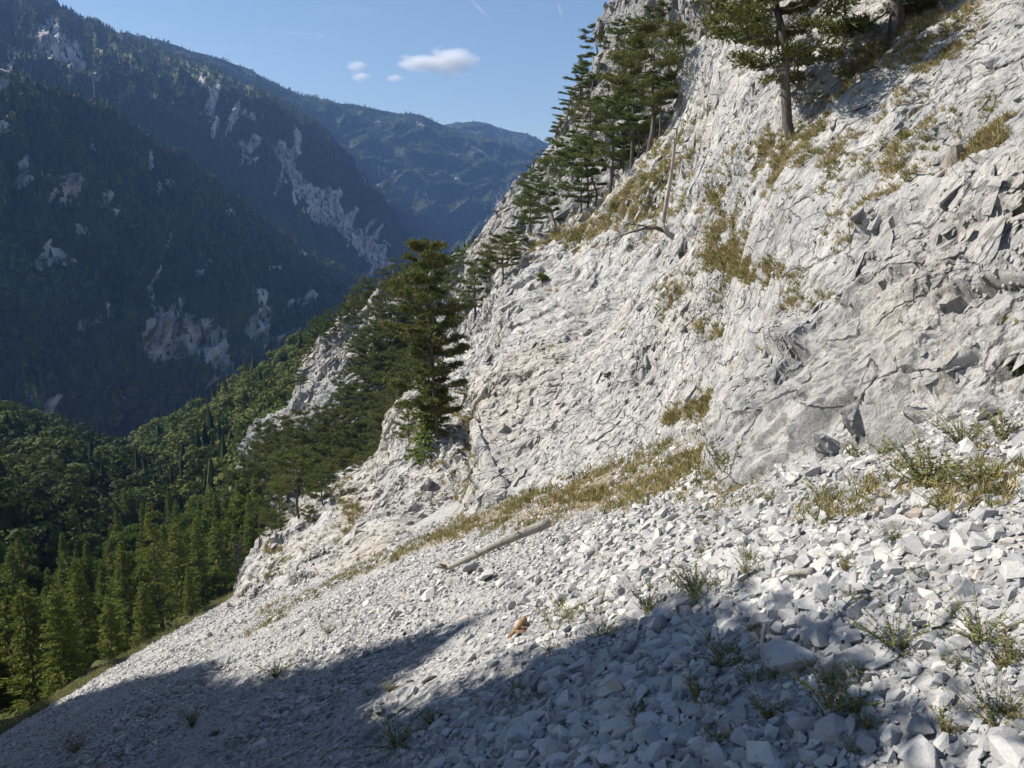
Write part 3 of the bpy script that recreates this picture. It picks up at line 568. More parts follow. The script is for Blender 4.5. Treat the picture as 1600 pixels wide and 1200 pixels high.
def make_pine(H=10, cb=.4, spread=3.4, tiers=8, per=5, lean=(0, 0), tuft=.26, dens=1.0, bias=None, r0=.016, mat='pine_needles'):
    root = empty('pine_tree', (0, 0, 0)); tb = Buf(); t, p = trunk_path(H, lean)
    tube(tb, p, H*r0*(1-t)**.75+.02, 9, .07)
    c_, d_ = [], []
    for i in range(tiers):
        u = i/(tiers-1); h = cb+(1-cb)*(u*.97)+rng.uniform(-.012, .012)
        k = per if i else max(2, per-2)
        for j in range(k):
            az = 2.4*(i*per+j)+rng.uniform(-.5, .5); o = np.array([math.cos(az), math.sin(az), 0])
            Lb = spread*(.72+.42*math.sin(math.pi*min(1, .1+u*.8)))*(1-.30*u**4)*rng.uniform(.45, 1.2)
            if bias is not None: Lb *= 1+.75*float(o[:2]@np.array(bias))
            if rng.random() < .10: Lb *= .45
            hb = np.array([np.interp(h, t, p[:, a]) for a in range(3)]); hb = np.array([np.interp(h, t[1:], p[1:, a]) for a in range(3)])
            s = np.linspace(0, 1, 6); rise = rng.uniform(-.02, .20)+.25*u**2
            b = hb+o*(Lb*s)[:, None]+np.array([0, 0, 1.])*(Lb*(rise*s-.16*np.sin(np.pi*s)))[:, None]+np.cumsum(rng.normal(0, .03*Lb, (6, 3)), 0)*s[:, None]
            tube(tb, b, np.linspace(H*.0065, .012, 6)*(.6+.5*(1-u)), 4, .1)
            npad = int(5+4.6*Lb)
            for q in range(npad):
                f = rng.uniform(.28, 1)**.7; pc = np.array([np.interp(f, s, b[:, a]) for a in range(3)])
                sd = np.cross(o, [0, 0, 1.]); off = sd*rng.normal(0, .20*Lb*(1.15-f*.6)); pc2 = pc+off; pc2[2] += rng.uniform(.0, .06)*Lb
                if q % 2 == 0: tube(tb, [pc, (pc+pc2)/2+[0, 0, .02], pc2], [.02, .014, .008], 3)
                m_ = int(dens*20); rad = .075*Lb+.14
                x = rng.normal(0, 1, (m_, 3))*[rad, rad, rad*.30]*.62+pc2
                c_.append(x); dd = rdir(m_, .55)+o*.35; d_.append(unit(dd))
    c = np.concatenate(c_); d = np.concatenate(d_)
    c = np.repeat(c, 3, 0); d = unit(np.repeat(d, 3, 0)+rng.normal(0, .55, (len(c), 3)))
    V, Fc = leaf_tris(c, d, tuft*rng.uniform(.7, 1.2, len(c)), tuft*.26)
    a, b_ = tb.arr(); mesh_np('trunk', a, b_, M['bark'], root, smooth=True); mesh_np('crown', V, Fc, M[mat], root)
    root['H'] = H; return root
def make_spruce(H=18, Rb=3.4, levels=34, per=6, cb=.06, dens=1.0, gap=.08, mat='spruce_needles', leafsz=.42):
    root = empty('spruce_tree', (0, 0, 0)); tb = Buf(); t, p = trunk_path(H, (0, 0), wob=.004)
    tube(tb, p, H*.016*(1-t)**.8+.02, 8, .05); c_, d_ = [], []
    for i in range(levels):
        u = i/(levels-1); h = cb+(1-cb)*u**.94*.985
        for j in range(per if u < .85 else 4):
            if rng.random() < gap: continue
            az = 2.4*(i*per+j)+rng.uniform(-.4, .4); o = np.array([math.cos(az), math.sin(az), 0]); sd = np.array([-o[1], o[0], 0])
            Lb = Rb*((1-u)**.78)*rng.uniform(.62, 1.18)+.16
            hb = np.array([np.interp(min(1, h+rng.uniform(-.01, .01)), t[1:], p[1:, a]) for a in range(3)])
            s = np.linspace(0, 1, 5); dr = .30*(1-u)-.12*u
            b = hb+o*(Lb*s)[:, None]+np.array([0, 0, 1.])*(Lb*(-dr*2*s+dr*1.3*s**2))[:, None]
            tube(tb, b, np.linspace(.045*(1-u)+.012, .008, 5), 3)
            n = int(dens*(16+22*Lb)); f = rng.uniform(.1, 1, n)**.75
            pc = np.stack([np.interp(f, s, b[:, a]) for a in range(3)], -1)
            w = rng.normal(0, .17*Lb, n)*(1.25-f); pc = pc+sd*w[:, None]; pc[:, 2] -= np.abs(w)*.25+rng.uniform(0, .10, n)*Lb*.4
            c_.append(pc); d_.append(unit(o*rng.uniform(.3, 1, n)[:, None]+sd*np.sign(w)[:, None]*rng.uniform(.1, .8, n)[:, None]+np.array([0, 0, 1.])*rng.uniform(-.9, .35, n)[:, None]))
    c = np.concatenate(c_); d = np.concatenate(d_); V, Fc = leaf_tris(c, d, leafsz*rng.uniform(.6, 1.3, len(c)), leafsz*.42)
    a, b_ = tb.arr(); mesh_np('trunk', a, b_, M['bark'], root, smooth=True); mesh_np('crown', V, Fc, M[mat], root)
    root['H'] = H; return root
def make_broad(H=12, Rr=4.2, clumps=46, per=170, cb=.25, leafsz=.42, mat='beech_leaves', name='beech_tree'):
    root = empty(name, (0, 0, 0)); tb = Buf(); t, p = trunk_path(H*.8, (0, 0), wob=.02)
    tube(tb, p, H*.018*(1-t)**.8+.03, 8, .06); c_, n_ = [], []
    cen = np.array([0, 0, H*(cb+(1-cb)/2)]); ax = np.array([Rr, Rr, H*(1-cb)/2])
    for i in range(clumps):
        d = unit(rng.normal(size=3)); d[2] = d[2]*.9+.1; q = cen+d*ax*rng.uniform(.55, .95); r = Rr*rng.uniform(.20, .38)
        hb = np.array([np.interp(min(.95, max(.2, q[2]/H-.25)), t[1:], p[1:, a]) for a in range(3)])
        tube(tb, [hb, hb+(q-hb)*.5+[0, 0, .2], q], [.07, .045, .015], 4)
        e = unit(rng.normal(size=(per, 3))); x = q+e*r*rng.uniform(.6, 1.05, (per, 1))*[1, 1, .62]; c_.append(x); n_.append(unit(e+rng.normal(0, .5, (per, 3))))
    c = np.concatenate(c_); d = np.concatenate(n_); sd = unit(np.cross(d, rng.normal(size=(len(c), 3))))
    V, Fc = leaf_tris(c, sd, leafsz*rng.uniform(.6, 1.3, len(c)), leafsz*.8)
    a, b_ = tb.arr(); mesh_np('trunk', a, b_, M['bark'], root, smooth=True); mesh_np('crown', V, Fc, M[mat], root)
    root['H'] = H; return root
ORD = ['nearest', 'second nearest', 'third nearest', 'fourth nearest', 'fifth nearest', 'sixth nearest', 'seventh nearest', 'eighth nearest', 'ninth nearest', 'tenth nearest']+[w+' nearest' for w in 'eleventh twelfth thirteenth fourteenth fifteenth sixteenth seventeenth eighteenth nineteenth twentieth twenty-first twenty-second twenty-third twenty-fourth'.split()]
def relabel(items, marks):
    """items (object, px, py, noun phrase): say which one it is by the landmark it stands next to"""
    bins = {}
    for o, x, y, ph in items:
        m_ = min(marks, key=lambda q: (q[1]-x)**2+(q[2]-y)**2); dx, dy = x-m_[1], y-m_[2]
        sec = ('right of' if dx > 0 else 'left of') if abs(dx) > abs(dy) else ('below' if dy > 0 else 'above'); bins.setdefault((m_[0], sec), []).append((dx*dx+dy*dy, o, ph))
    for (nm, sec), L_ in bins.items():
        L_.sort(key=lambda q: q[0])
        for i, (_, o, ph) in enumerate(L_): o['label'] = f'{ph}, {ORD[min(i, len(ORD)-1)]} {sec} the {nm}' if i < 23 else f'{ph}, far {sec} the {nm}'
def copy_tree(root):
    r = root.copy(); C.objects.link(r)
    for ch in root.children:
        c = ch.copy(); C.objects.link(c); c.parent = r
    return r
USED = {}
def put(proto, loc, H, label, cat, group=None, rz=None, wid=1.0, tilt=(0, 0)):
    r = proto if proto.name not in USED else copy_tree(proto); USED.setdefault(proto.name, 1) if r is proto else None
    if r is proto: USED[proto.name] = 1
    k = H/proto['H']; r.location = loc; r.rotation_euler = (tilt[0], tilt[1], random.uniform(0, 6.28) if rz is None else rz); r.scale = (k*wid, k*wid, k)
    tag(r, label, cat, group); return r
def hgt(p, dpx):
    return dpx*(p[1]*cp+p[2]*sp)/F0
# pines: prototypes
PA = make_pine(10, .48, 3.2, 6, 5, dens=.8)
PB = make_pine(10, .55, 2.9, 5, 5, dens=.7, lean=(.08, .05))
PC = make_pine(9, .30, 3.0, 6, 5, dens=.7)
PD = make_pine(7, .35, 3.4, 5, 4, lean=(-.30, .05), bias=(-.7, 0))
PE = make_pine(12, .62, 2.6, 5, 4, dens=.8, r0=.016)
PF = make_pine(6, .45, 2.0, 4, 4, lean=(-.12, 0), dens=.7)
PL = [PA, PB, PC, PD, PE, PF]
# the two big pines in the upper right, built for themselves
q = on('cliff', 1238, 212); H = hgt(q, 345)
big1 = make_pine(H, .38, H*.40, 7, 6, lean=(-.26, .02), tuft=.19, dens=.95, bias=(-.25, -.1), r0=.021)
put(big1, q-[0, 0, .2], H, 'large black pine leaning left on the bare rock face, cut off by the picture top', 'pine tree', 'pines on the cliff', 0)
q = on('cliff', 1398, 58); H = hgt(q, 300)
big2 = make_pine(H, .20, H*.36, 6, 6, lean=(-.12, .02), tuft=.22, dens=1.6, bias=(-.45, -.1), r0=.038)
put(big2, q-[0, 0, .2], H, 'thick dark pine trunk at the top edge, rightmost tree on the rock face', 'pine tree', 'pines on the cliff', 0)
pines = [ # proto, patch, base px, py, top py, wid, rz, label
 (PA, 'cliff', 1012, 232, 52, 1.0, 0, 'tall straight pine with wide umbrella crown, tallest in the grove on the cliff edge'),
 (PC, 'cliff', 946, 292, 148, .95, 1, 'bushy pine with layered crown on the cliff edge, left of the tallest grove pine'),
 (PD, 'cliff', 930, 306, 218, 1.0, 0, 'low pine leaning out to the left at the foot of the grove'),
 (PB, 'cliff', 998, 246, 150, .8, 2, 'slim pine standing just left of the tallest grove pine trunk'),
 (PC, 'cliff', 975, 268, 190, .9, 3, 'short pine filling the gap between the two tallest grove pines'),
 (PD, 'cliff', 868, 362, 290, .9, .3, 'squat spreading pine with twisted stem on the dark rock ledge'),
 (PC, 'cliff', 905, 330, 262, 1.1, 2, 'low bushy pine between the ledge pine and the grove'),
 (PC, 'cliff', 830, 366, 296, .9, 4, 'rounded green pine hanging over the left end of the rock ledge'),
 (PA, 'cliff', 784, 448, 366, 1.05, 0, 'flat topped pine above the gully, right of the big gully pine'),
 (PB, 'cliff', 765, 470, 395, 1.0, 2, 'small pine close behind the flat topped pine above the gully'),
 (PF, 'cliff', 806, 400, 352, 1.2, 1, 'tiny pine on the white knob above the flat topped pine'),
 (PC, 'cliff', 742, 505, 408, 1.0, 2, 'dense pine against the right side of the big gully pine'),
 (PE, 'upper_buttress', 1042, 115, -15, .8, 1, 'slender pine before the grey rock wall, leftmost of the three thin stems'),
 (PE, 'upper_buttress', 1056, 100, -60, .8, 2, 'slender pine before the grey rock wall, middle of the three thin stems'),
 (PE, 'upper_buttress', 1068, 90, -70, .8, 3, 'slender pine before the grey rock wall, rightmost of the three thin stems'),
 (PB, 'upper_buttress', 1015, 100, 18, 1.0, 4, 'pine high on the upper buttress below the top edge of the picture'),
 (PB, 'upper_buttress', 990, 110, 35, 1.0, 4, 'pine on the upper buttress left of the three thin stems'),
 (PF, 'upper_buttress', 942, 92, 36, 1.2, 0, 'wind shaped pine leaning out against the sky, highest of the skyline pines'),
 (PB, 'upper_buttress', 960, 110, 40, 1.1, 5, 'crooked pine below the highest skyline pine'),
 (PE, 'upper_buttress', 914, 160, 86, .8, 1, 'thin skyline pine with tiny flat crown'),
 (PF, 'upper_buttress', 932, 150, 84, 1.3, 2, 'dark skyline pine beside the thin one with tiny flat crown'),
 (PF, 'upper_buttress', 910, 165, 110, 1.2, 3, 'skyline pine directly under the tiny flat crown'),
 (PF, 'upper_buttress', 899, 175, 134, 1.4, 3, 'skyline pine with flat crown spreading left, halfway down the skyline'),
 (PF, 'upper_buttress', 890, 200, 158, 1.4, 3, 'lower skyline pine with feathery crown against the pale sky'),
 (PF, 'upper_buttress', 878, 222, 186, 1.3, 5, 'small skyline pine just above the distant ridge line'),
 (PF, 'upper_buttress', 860, 262, 238, 1.6, 3, 'small flat pine jutting left over the distant wooded ridge'),
 (PD, 'upper_buttress', 856, 290, 256, .9, 0, 'low pine with crooked stem jutting left above the ledge'),
 (PD, 'upper_buttress', 850, 310, 272, .9, .4, 'lowest of the crooked pines jutting left above the ledge'),
 (PC, 'upper_buttress', 968, 190, 118, 1.1, 5, 'pine on the buttress behind the tallest grove pine'),
 (PA, 'upper_buttress', 930, 230, 150, 1.0, 3, 'pine in the shaded cleft behind the layered grove pine'),
 (PC, 'upper_buttress', 905, 262, 200, 1.2, 4, 'bushy pine on the lower buttress behind the grove'),
 (PA, 'cliff', 1030, 205, 110, .9, 2, 'slim pine at the right end of the grove on the cliff edge'),
 (PC, 'cliff', 985, 258, 120, .8, 2, 'full pine squeezed between the layered pine and the tallest one'),
 (PB, 'cliff', 915, 322, 215, .8, 2, 'pine behind the low leaning one at the foot of the grove'),
 (PC, 'upper_buttress', 985, 150, 80, 1.1, 1, 'pine growing from the cleft left of the three thin stems'),
]
for (pr, pt, bx, by, ty, wid, rz, lab) in pines:
    p = on(pt, bx, by)
    if pt == 'upper_buttress' and bx < 945: p = P3(bx-7, by+4, p[1]-.3)
    put(pr, p-[0, 0, .25], max(2.6, hgt(p, by-ty)), lab, 'pine tree', 'pines on the cliff', rz, wid*1.25)
# big gully pine
q = on('cliff', 688, 690); H = hgt(q, 690-378)
gp = make_pine(H, .20, H*.18, 12, 6, tuft=.34, dens=.75, bias=(-.3, 0), r0=.012)
put(gp, q-[0, 0, .6], H, 'biggest pine with long layered branches rising from the gully in the middle of the picture', 'pine tree', 'pines on the cliff', 0)
q = on('cliff', 676, 700); H = hgt(q, 700-585)
sb = make_spruce(H, 2.2, 14, 6, .04, 1.3, leafsz=.3)
put(sb, q-[0, 0, .4], H, 'bushy green young spruce at the foot of the biggest gully pine', 'spruce tree')
# pines on and below the middle buttress
mid = [('middle_buttress', 500, 548, 500), ('middle_buttress', 518, 535, 490), ('middle_buttress', 535, 520, 478), ('middle_buttress', 556, 500, 455), ('middle_buttress', 575, 490, 440), ('middle_buttress', 600, 470, 425), ('middle_buttress', 620, 460, 412), ('middle_buttress', 640, 450, 400), ('middle_buttress', 668, 445, 398),
       ('middle_buttress', 560, 560, 500), ('middle_buttress', 590, 540, 470), ('middle_buttress', 612, 520, 450), ('middle_buttress', 640, 520, 440), ('middle_buttress', 600, 600, 520), ('middle_buttress', 622, 620, 520), ('middle_buttress', 640, 600, 500), ('middle_buttress', 575, 640, 560), ('middle_buttress', 540, 640, 585),
       ('middle_buttress', 630, 670, 560), ('middle_buttress', 605, 680, 590), ('middle_buttress', 556, 700, 610), ('middle_buttress', 520, 690, 640), ('middle_buttress', 590, 735, 640), ('middle_buttress', 560, 745, 665), ('middle_buttress', 530, 740, 650), ('middle_buttress', 500, 720, 640), ('middle_buttress', 470, 740, 650), ('middle_buttress', 445, 730, 655), ('middle_buttress', 420, 740, 665), ('middle_buttress', 405, 770, 700),
       ('middle_buttress', 650, 560, 470), ('middle_buttress', 610, 570, 490), ('middle_buttress', 580, 590, 520), ('middle_buttress', 480, 770, 680), ('middle_buttress', 440, 780, 690), ('middle_buttress', 520, 775, 690), ('middle_buttress', 395, 800, 720), ('middle_buttress', 700, 460, 405), ('middle_buttress', 720, 440, 395), ('middle_buttress', 660, 480, 420), ('middle_buttress', 690, 500, 430), ('middle_buttress', 486, 565, 530), ('middle_buttress', 470, 620, 580), ('middle_buttress', 450, 800, 700), ('middle_buttress', 475, 795, 715), ('middle_buttress', 500, 785, 700), ('middle_buttress', 420, 800, 710), ('middle_buttress', 545, 770, 675), ('middle_buttress', 575, 765, 690), ('middle_buttress', 600, 740, 655), ('middle_buttress', 620, 720, 610), ('middle_buttress', 505, 750, 665), ('middle_buttress', 460, 760, 680), ('middle_buttress', 580, 710, 620), ('middle_buttress', 600, 640, 560), ('middle_buttress', 640, 690, 590), ('middle_buttress', 385, 815, 740), ('middle_buttress', 430, 765, 690), ('middle_buttress', 655, 640, 540), ('middle_buttress', 560, 600, 545)]
ML = []
for i, (pt, bx, by, ty) in enumerate(mid):
    p = on(pt, bx, by); band = 'along the top of' if by-ty < 56 and by < 560 else ('on the ledges of' if by < 660 else 'around the foot of')
    mo = put([PA, PC, PB, PC][i % 4], p-[0, 0, .4], hgt(p, by-ty)*1.12, f'dark green pine {band} the sunlit middle buttress', 'pine tree', f'pines {band} the middle buttress', None, .95)
    ML.append((mo, bx, by, ('tall' if by-ty > 88 else ('small' if by-ty < 60 else 'dark green'))+' pine on the middle buttress'))
for (o_, x_, y_, ph_) in ML: pass
relabel(ML, [('big gully pine', 680, 540), ('left buttress tip', 400, 720), ('bright middle cliff', 500, 600), ('buttress top', 560, 490), ('olive pine', 470, 740), ('white slab edge', 620, 650), ('broad hanging pine', 585, 700), ('skyline gap', 640, 430), ('left top corner', 490, 540)])
gul = [(PC, 'cliff', 585, 742, 700, 1.5, 'broad flat pine hanging over the white slab edge below the gully'),
       (PD, 'cliff', 566, 748, 708, 1.3, 'light green pine crown spreading left of the white slab top'),
       (PA, 'cliff', 470, 815, 700, 1.3, 'olive pine with visible grey trunk at the top of the lowest white rocks'),
       (PC, 'cliff', 505, 790, 725, 1.2, 'pine right of the olive pine above the lowest white rocks'),
       (PB, 'cliff', 540, 765, 700, 1.3, 'pine between the white slab top and the olive pine'),
       (PC, 'cliff', 440, 835, 760, 1.2, 'small pine left of the olive pine'),
       (PF, 'cliff', 486, 822, 785, 1.3, 'shrubby pine at the foot of the olive pine'),
       (PE, 'cliff', 405, 862, 775, 1.0, 'thin dark pine at the left tip of the white rocks')]
gul += [(PC, 'cliff', 640, 690, 640, 1.4, 'low pine on the slab edge left of the gully'), (PC, 'cliff', 725, 620, 585, 1.5, 'low green shrubby pine right of the big gully pine trunk'), (PF, 'cliff', 740, 650, 625, 1.5, 'tiny pine below the shrubby one in the gully'), (PC, 'cliff', 600, 722, 672, 1.2, 'dark pine just right of the hanging pine'), (PC, 'cliff', 425, 850, 790, 1.1, 'small dense pine at the left shoulder of the lowest white rocks')]
for (pr, pt, bx, by, ty, wid, lab) in gul:
    p = on(pt, bx, by); put(pr, p-[0, 0, .4], hgt(p, by-ty), lab, 'pine tree', 'pines on the cliff', None, wid)
# spruces beside the scree
S1 = make_spruce(); S2 = make_spruce(20, 3.0, 40, 6, .04, .9); S3 = make_spruce(15, 3.3, 28, 6, .03, 1.1, .15); S4 = make_spruce(22, 3.2, 40, 5, .16, .8, .22)
def sp_at(bx, by, d): return P3(bx, by, d)
spr = [ # base px, base py, depth, top py, wid, label
 (112, 1100, 78, 896, 1.15, 'broad sunlit spruce nearest the left corner of the scree'),
 (62, 1108, 84, 893, 1.0, 'leftmost sunlit spruce beside the scree'),
 (140, 1065, 88, 858, 1.0, 'spruce just right of the broad corner spruce'),
 (178, 1040, 84, 925, 1.2, 'low bushy spruce right at the scree edge'),
 (208, 1015, 98, 832, 1.0, 'spruce left of the tallest spruce'),
 (256, 1000, 98, 772, .95, 'tallest spruce with bare stem showing, towering over its row beside the scree'),
 (230, 1000, 90, 900, 1.2, 'short full spruce in front of the tallest spruce'),
 (286, 970, 108, 812, 1.0, 'spruce on the right of the tallest spruce'),
 (318, 950, 112, 802, 1.0, 'dark spruce second to the right of the tallest spruce'),
 (345, 930, 122, 800, 1.0, 'dark spruce third to the right of the tallest spruce'),
 (300, 965, 102, 880, 1.1, 'young spruce at the foot of the row where the scree edge bends'),
 (20, 1130, 100, 930, 1.1, 'shaded spruce at the left picture edge'),
 (395, 905, 135, 790, 1.0, 'dark spruce rising behind the tip of the white rocks'),
 (372, 915, 130, 815, 1.0, 'dark spruce between the bare tree and the tip of the white rocks'),
 (90, 1060, 112, 905, 1.0, 'spruce top showing behind the two leftmost sunlit spruces'),
 (235, 960, 125, 850, 1.0, 'spruce behind and left of the tallest spruce'),
 (170, 1000, 120, 870, 1.0, 'spruce top behind the corner spruces'),
 (330, 900, 150, 780, 1.0, 'far spruce behind the dark spruces'),
 (360, 880, 160, 770, 1.0, 'far spruce below the middle buttress')]
for i, (bx, by, d, ty, wid, lab) in enumerate(spr):
    p = sp_at(bx, by, d); put([S1, S3, S2, S3, S2, S4][i % 6] if i != 5 else S4, p-[0, 0, 1.0], hgt(p, by-ty)+1, lab, 'spruce tree', 'spruces beside the scree', None, wid)
# undergrowth and woods between the spruces and the hill: trees one can tell apart
WL = []
B1 = make_broad(); B2 = make_broad(11, 4.6, 40, 180, .2); B3 = make_broad(14, 4.0, 50, 150, .22)
Gf = PATCH['forest_slope'][0]; n_s = 0
for k in range(900):
    if n_s >= 150: break
    i = int(Gf.shape[0]*rng.uniform(.30, 1))-1; j = rng.integers(0, Gf.shape[1]); p = Gf[i, j]; a, b_, _ = proj(p)
    if not (-120 < a < 440): continue
    n_s += 1; con = rng.random() < .42
    if con: w1 = put([S1, S2, S3][k % 3], p-[0, 0, .8], rng.uniform(11, 17), 'dark spruce in the wood below the scree, behind the sunlit row', 'spruce tree', 'spruces in the wood below the scree', None, 1.0)
    else: w1 = put([B1, B2, B3][k % 3], p-[0, 0, 1.5], rng.uniform(8, 13), 'rounded beech in the wood below the scree', 'beech tree', 'beeches in the wood below the scree', None, 1.0)
    WL.append((w1, float(a), float(b_), 'dark spruce in the lower wood' if con else 'rounded beech in the lower wood'))
relabel(WL, [('broad corner spruce', 112, 1000), ('leftmost sunlit spruce', 62, 1000), ('tallest spruce', 256, 880), ('bare grey tree', 372, 880), ('lowest white rocks', 410, 840), ('left picture edge', 0, 1000), ('wooded hill foot', 60, 880), ('dark spruces', 330, 860), ('valley notch', 190, 760)])
p = P3(352, 935, 112); sh = make_broad(4.5, 2.4, 26, 150, .05, .26, name='hazel_shrub'); put(sh, p-[0, 0, .8], 5.2, 'light green leafy shrub at the left foot of the white rocks', 'shrub')
# leafless tree
root = empty('bare_tree', P3(372, 905, 122)-[0, 0, .5]); tb = Buf(); t_, pth = trunk_path(7, (.05, 0)); tube(tb, pth, .16*(1-t_)+.03, 6)
for i in range(46):
    h = rng.uniform(.35, .98); o = rdir(1, .35)[0]; hb = np.array([np.interp(h, t_[1:], pth[1:, a]) for a in range(3)]); Lb = rng.uniform(1.2, 2.8)*(1.2-h*.6)
    pts = hb+np.linspace(0, 1, 5)[:, None]*o*Lb+np.cumsum(rng.normal(0, .09, (5, 3)), 0); bb = Buf() if i < 6 else tb; tube(bb, pts, np.linspace(.05, .012, 5), 4)
    for q in range(3):
        o2 = unit(o+rng.normal(0, .7, 3)); s0 = pts[rng.integers(1, 5)]; tube(bb, [s0, s0+o2*Lb*.25, s0+o2*Lb*.45+rng.normal(0, .05, 3)], [.022, .015, .008], 3)
    if bb is not tb: mesh_np('branch', *bb.arr(), M['bark'], root)
mesh_np('trunk', *tb.arr(), M['bark'], root); tag(root, 'leafless grey tree left of the tip of the white rocks', 'bare tree')

# ---- distant woods: nobody could count them
def tmpl_conifer(k):
    r_ = np.random.default_rng(k); V = []; F = []; n = 0
    for (z0, z1, r) in ((.05, .55, .20), (.28, .78, .155), (.52, 1.0, .10)):
        a = np.linspace(0, 2*np.pi, 7, endpoint=False)+r_.uniform(0, 1); rr_ = r*r_.uniform(.55, 1.25, 7)
        ring = np.stack([np.cos(a)*rr_, np.sin(a)*rr_, z0+r_.uniform(-.05, .05, 7)], -1)
        V.append(ring); V.append([[r_.uniform(-.02, .02), r_.uniform(-.02, .02), z1]]); F += [[n+i, n+(i+1) % 7, n+7] for i in range(7)]; n += 8
    return np.concatenate(V), np.array(F)
def tmpl_broad(k, m_=290, sz=.078):
    st = rng.bit_generator.state; r_ = np.random.default_rng(k); cl = unit(r_.normal(size=(9, 3)))*[.30, .30, .26]+[0, 0, .58]
    ci = r_.integers(0, 9, m_); e = unit(r_.normal(size=(m_, 3))); e[:, 2] = np.abs(e[:, 2])*1.0-.25; e = unit(e)
    c = cl[ci]+e*[.17, .17, .14]; sd = unit(np.cross(unit(e+r_.normal(0, .35, (m_, 3))), r_.normal(size=(m_, 3)))); s2 = unit(np.cross(sd, e))
    V = np.stack([c-s2*sz*.5-sd*sz*.4, c+s2*sz*.5-sd*sz*.4, c+sd*sz*.7], 1).reshape(-1, 3); return V, np.arange(3*m_).reshape(m_, 3)
def scatter(patch, rk, spacing, thr=.34, smin=.02):
    X = patch; A = X[:-1, :-1]; a = np.linalg.norm(np.cross(X[1:, :-1]-A, X[:-1, 1:]-A), axis=-1)
    n = int(a.sum()/spacing**2); pr = (a/a.sum()).ravel(); c = rng.choice(len(pr), n, p=pr); i, j = np.divmod(c, A.shape[1])
    u, v = rng.uniform(0, 1, (2, n, 1)); P = A[i, j]+(X[i+1, j]-A[i, j])*u+(X[i, j+1]-A[i, j])*v
    r = rk[i, j]+.35*perlin(P/45); ok = (r < thr)|(rng.random(n) < .16); px_, py_, _ = proj(P); ok &= (px_ > -260) & (px_ < 1300)
    return P[ok]
def merged(name, P, H, wr, tm, mat, label, tints):
    n = len(P); V_, F_, T_ = [], [], []; off = 0; ti = rng.integers(0, len(tm), n)
    for k, (tv, tf) in enumerate(tm):
        I = np.where(ti == k)[0]; m_ = len(I)
        if not m_: continue
        a = rng.uniform(0, 6.28, m_); c, s = np.cos(a), np.sin(a); h = H[I]; w = h*wr[I]
        x = tv[None, :, 0]*c[:, None]-tv[None, :, 1]*s[:, None]; y = tv[None, :, 0]*s[:, None]+tv[None, :, 1]*c[:, None]
        V = np.stack([P[I, 0, None]+x*w[:, None], P[I, 1, None]+y*w[:, None], P[I, 2, None]+tv[None, :, 2]*h[:, None]-.06*h[:, None]], -1).reshape(-1, 3)
        F = (tf[None]+(np.arange(m_)*len(tv))[:, None, None]).reshape(-1, 3)+off; off += len(V); V_.append(V); F_.append(F); T_.append(np.repeat(tints[I], len(tf)))
    o = mesh_np(name, np.concatenate(V_), np.concatenate(F_), M[mat], attrs={'tint': ('FACE', np.concatenate(T_))}); tag(o, label, 'forest', kind='stuff'); return o
TC = [tmpl_conifer(k) for k in range(8)]; TB = [tmpl_broad(k) for k in range(8)]
def tint(P, sc, lo, hi): return np.clip(lo+(hi-lo)*(.5+.55*perlin(P/sc)+rng.normal(0, .22, len(P))), 0, 1)
for key, spc, H0, conif, mat, lab in (
    ('near_mountain', 7.6, 15, .86, 'wood_far', 'dark wood covering the near shaded mountain'), ('plateau_mountain', 10.0, 15, .9, 'wood_far', 'wood covering the plateau mountain and its ravine'),
    ('far_ridge', 15.0, 15, .8, 'wood_far', 'blue green wood on the far ridge'), ('farthest_ridge', 24.0, 17, .8, 'wood_far', 'hazy wood on the farthest ridge')):
    X, rk, _, _ = W_[key]; P = scatter(X, rk, spc); c = rng.random(len(P)) < np.clip(conif+.3*perlin(P/120), .3, 1); h = H0*rng.uniform(.6, 1.25, len(P))
    merged('conifer_wood', P[c], h[c], rng.uniform(.8, 1.2, c.sum()), TC, mat, lab+', conifers', tint(P[c], 140, .0 if key != 'far_ridge' else .3, .75 if key != 'far_ridge' else 1.1))
    merged('broadleaf_wood', P[~c], h[~c]*.7, rng.uniform(.9, 1.3, (~c).sum()), [tmpl_broad(k, 26, .34) for k in range(5)], mat, lab+', broadleaved trees', tint(P[~c], 140, .4, 1))
for key, spc, H0, conif, lab in (('hill', 5.6, 12, .12, 'green broadleaved wood on the hill at the left'), ('spur', 7.0, 13, .22, 'sunlit green wood on the spur beyond the scree'), ('ridge', 4, 7, .35, 'dark wood on the skyline ridge behind the gully')):
    if key == 'ridge': X = PATCH['ridge'][0]; rk = np.zeros(X.shape[:2])
    else: X, rk, _, _ = W_[key]
    P = scatter(X, rk, spc); c = rng.random(len(P)) < np.clip(conif+.3*perlin(P/60), .02, 1); h = H0*rng.uniform(.7, 1.3, len(P))
    merged('conifer_wood', P[c], h[c]*1.25, rng.uniform(.8, 1.1, c.sum()), TC, 'wood_mid', lab+', conifers', tint(P[c], 60, .0, .4 if key == 'hill' else .7))
    merged('broadleaf_wood', P[~c], h[~c], rng.uniform(.95, 1.35, (~c).sum()), TB, 'wood_mid', lab+', broadleaved trees', tint(P[~c], 50, .0 if key == 'hill' else .5, .9 if key == 'hill' else 1.25))

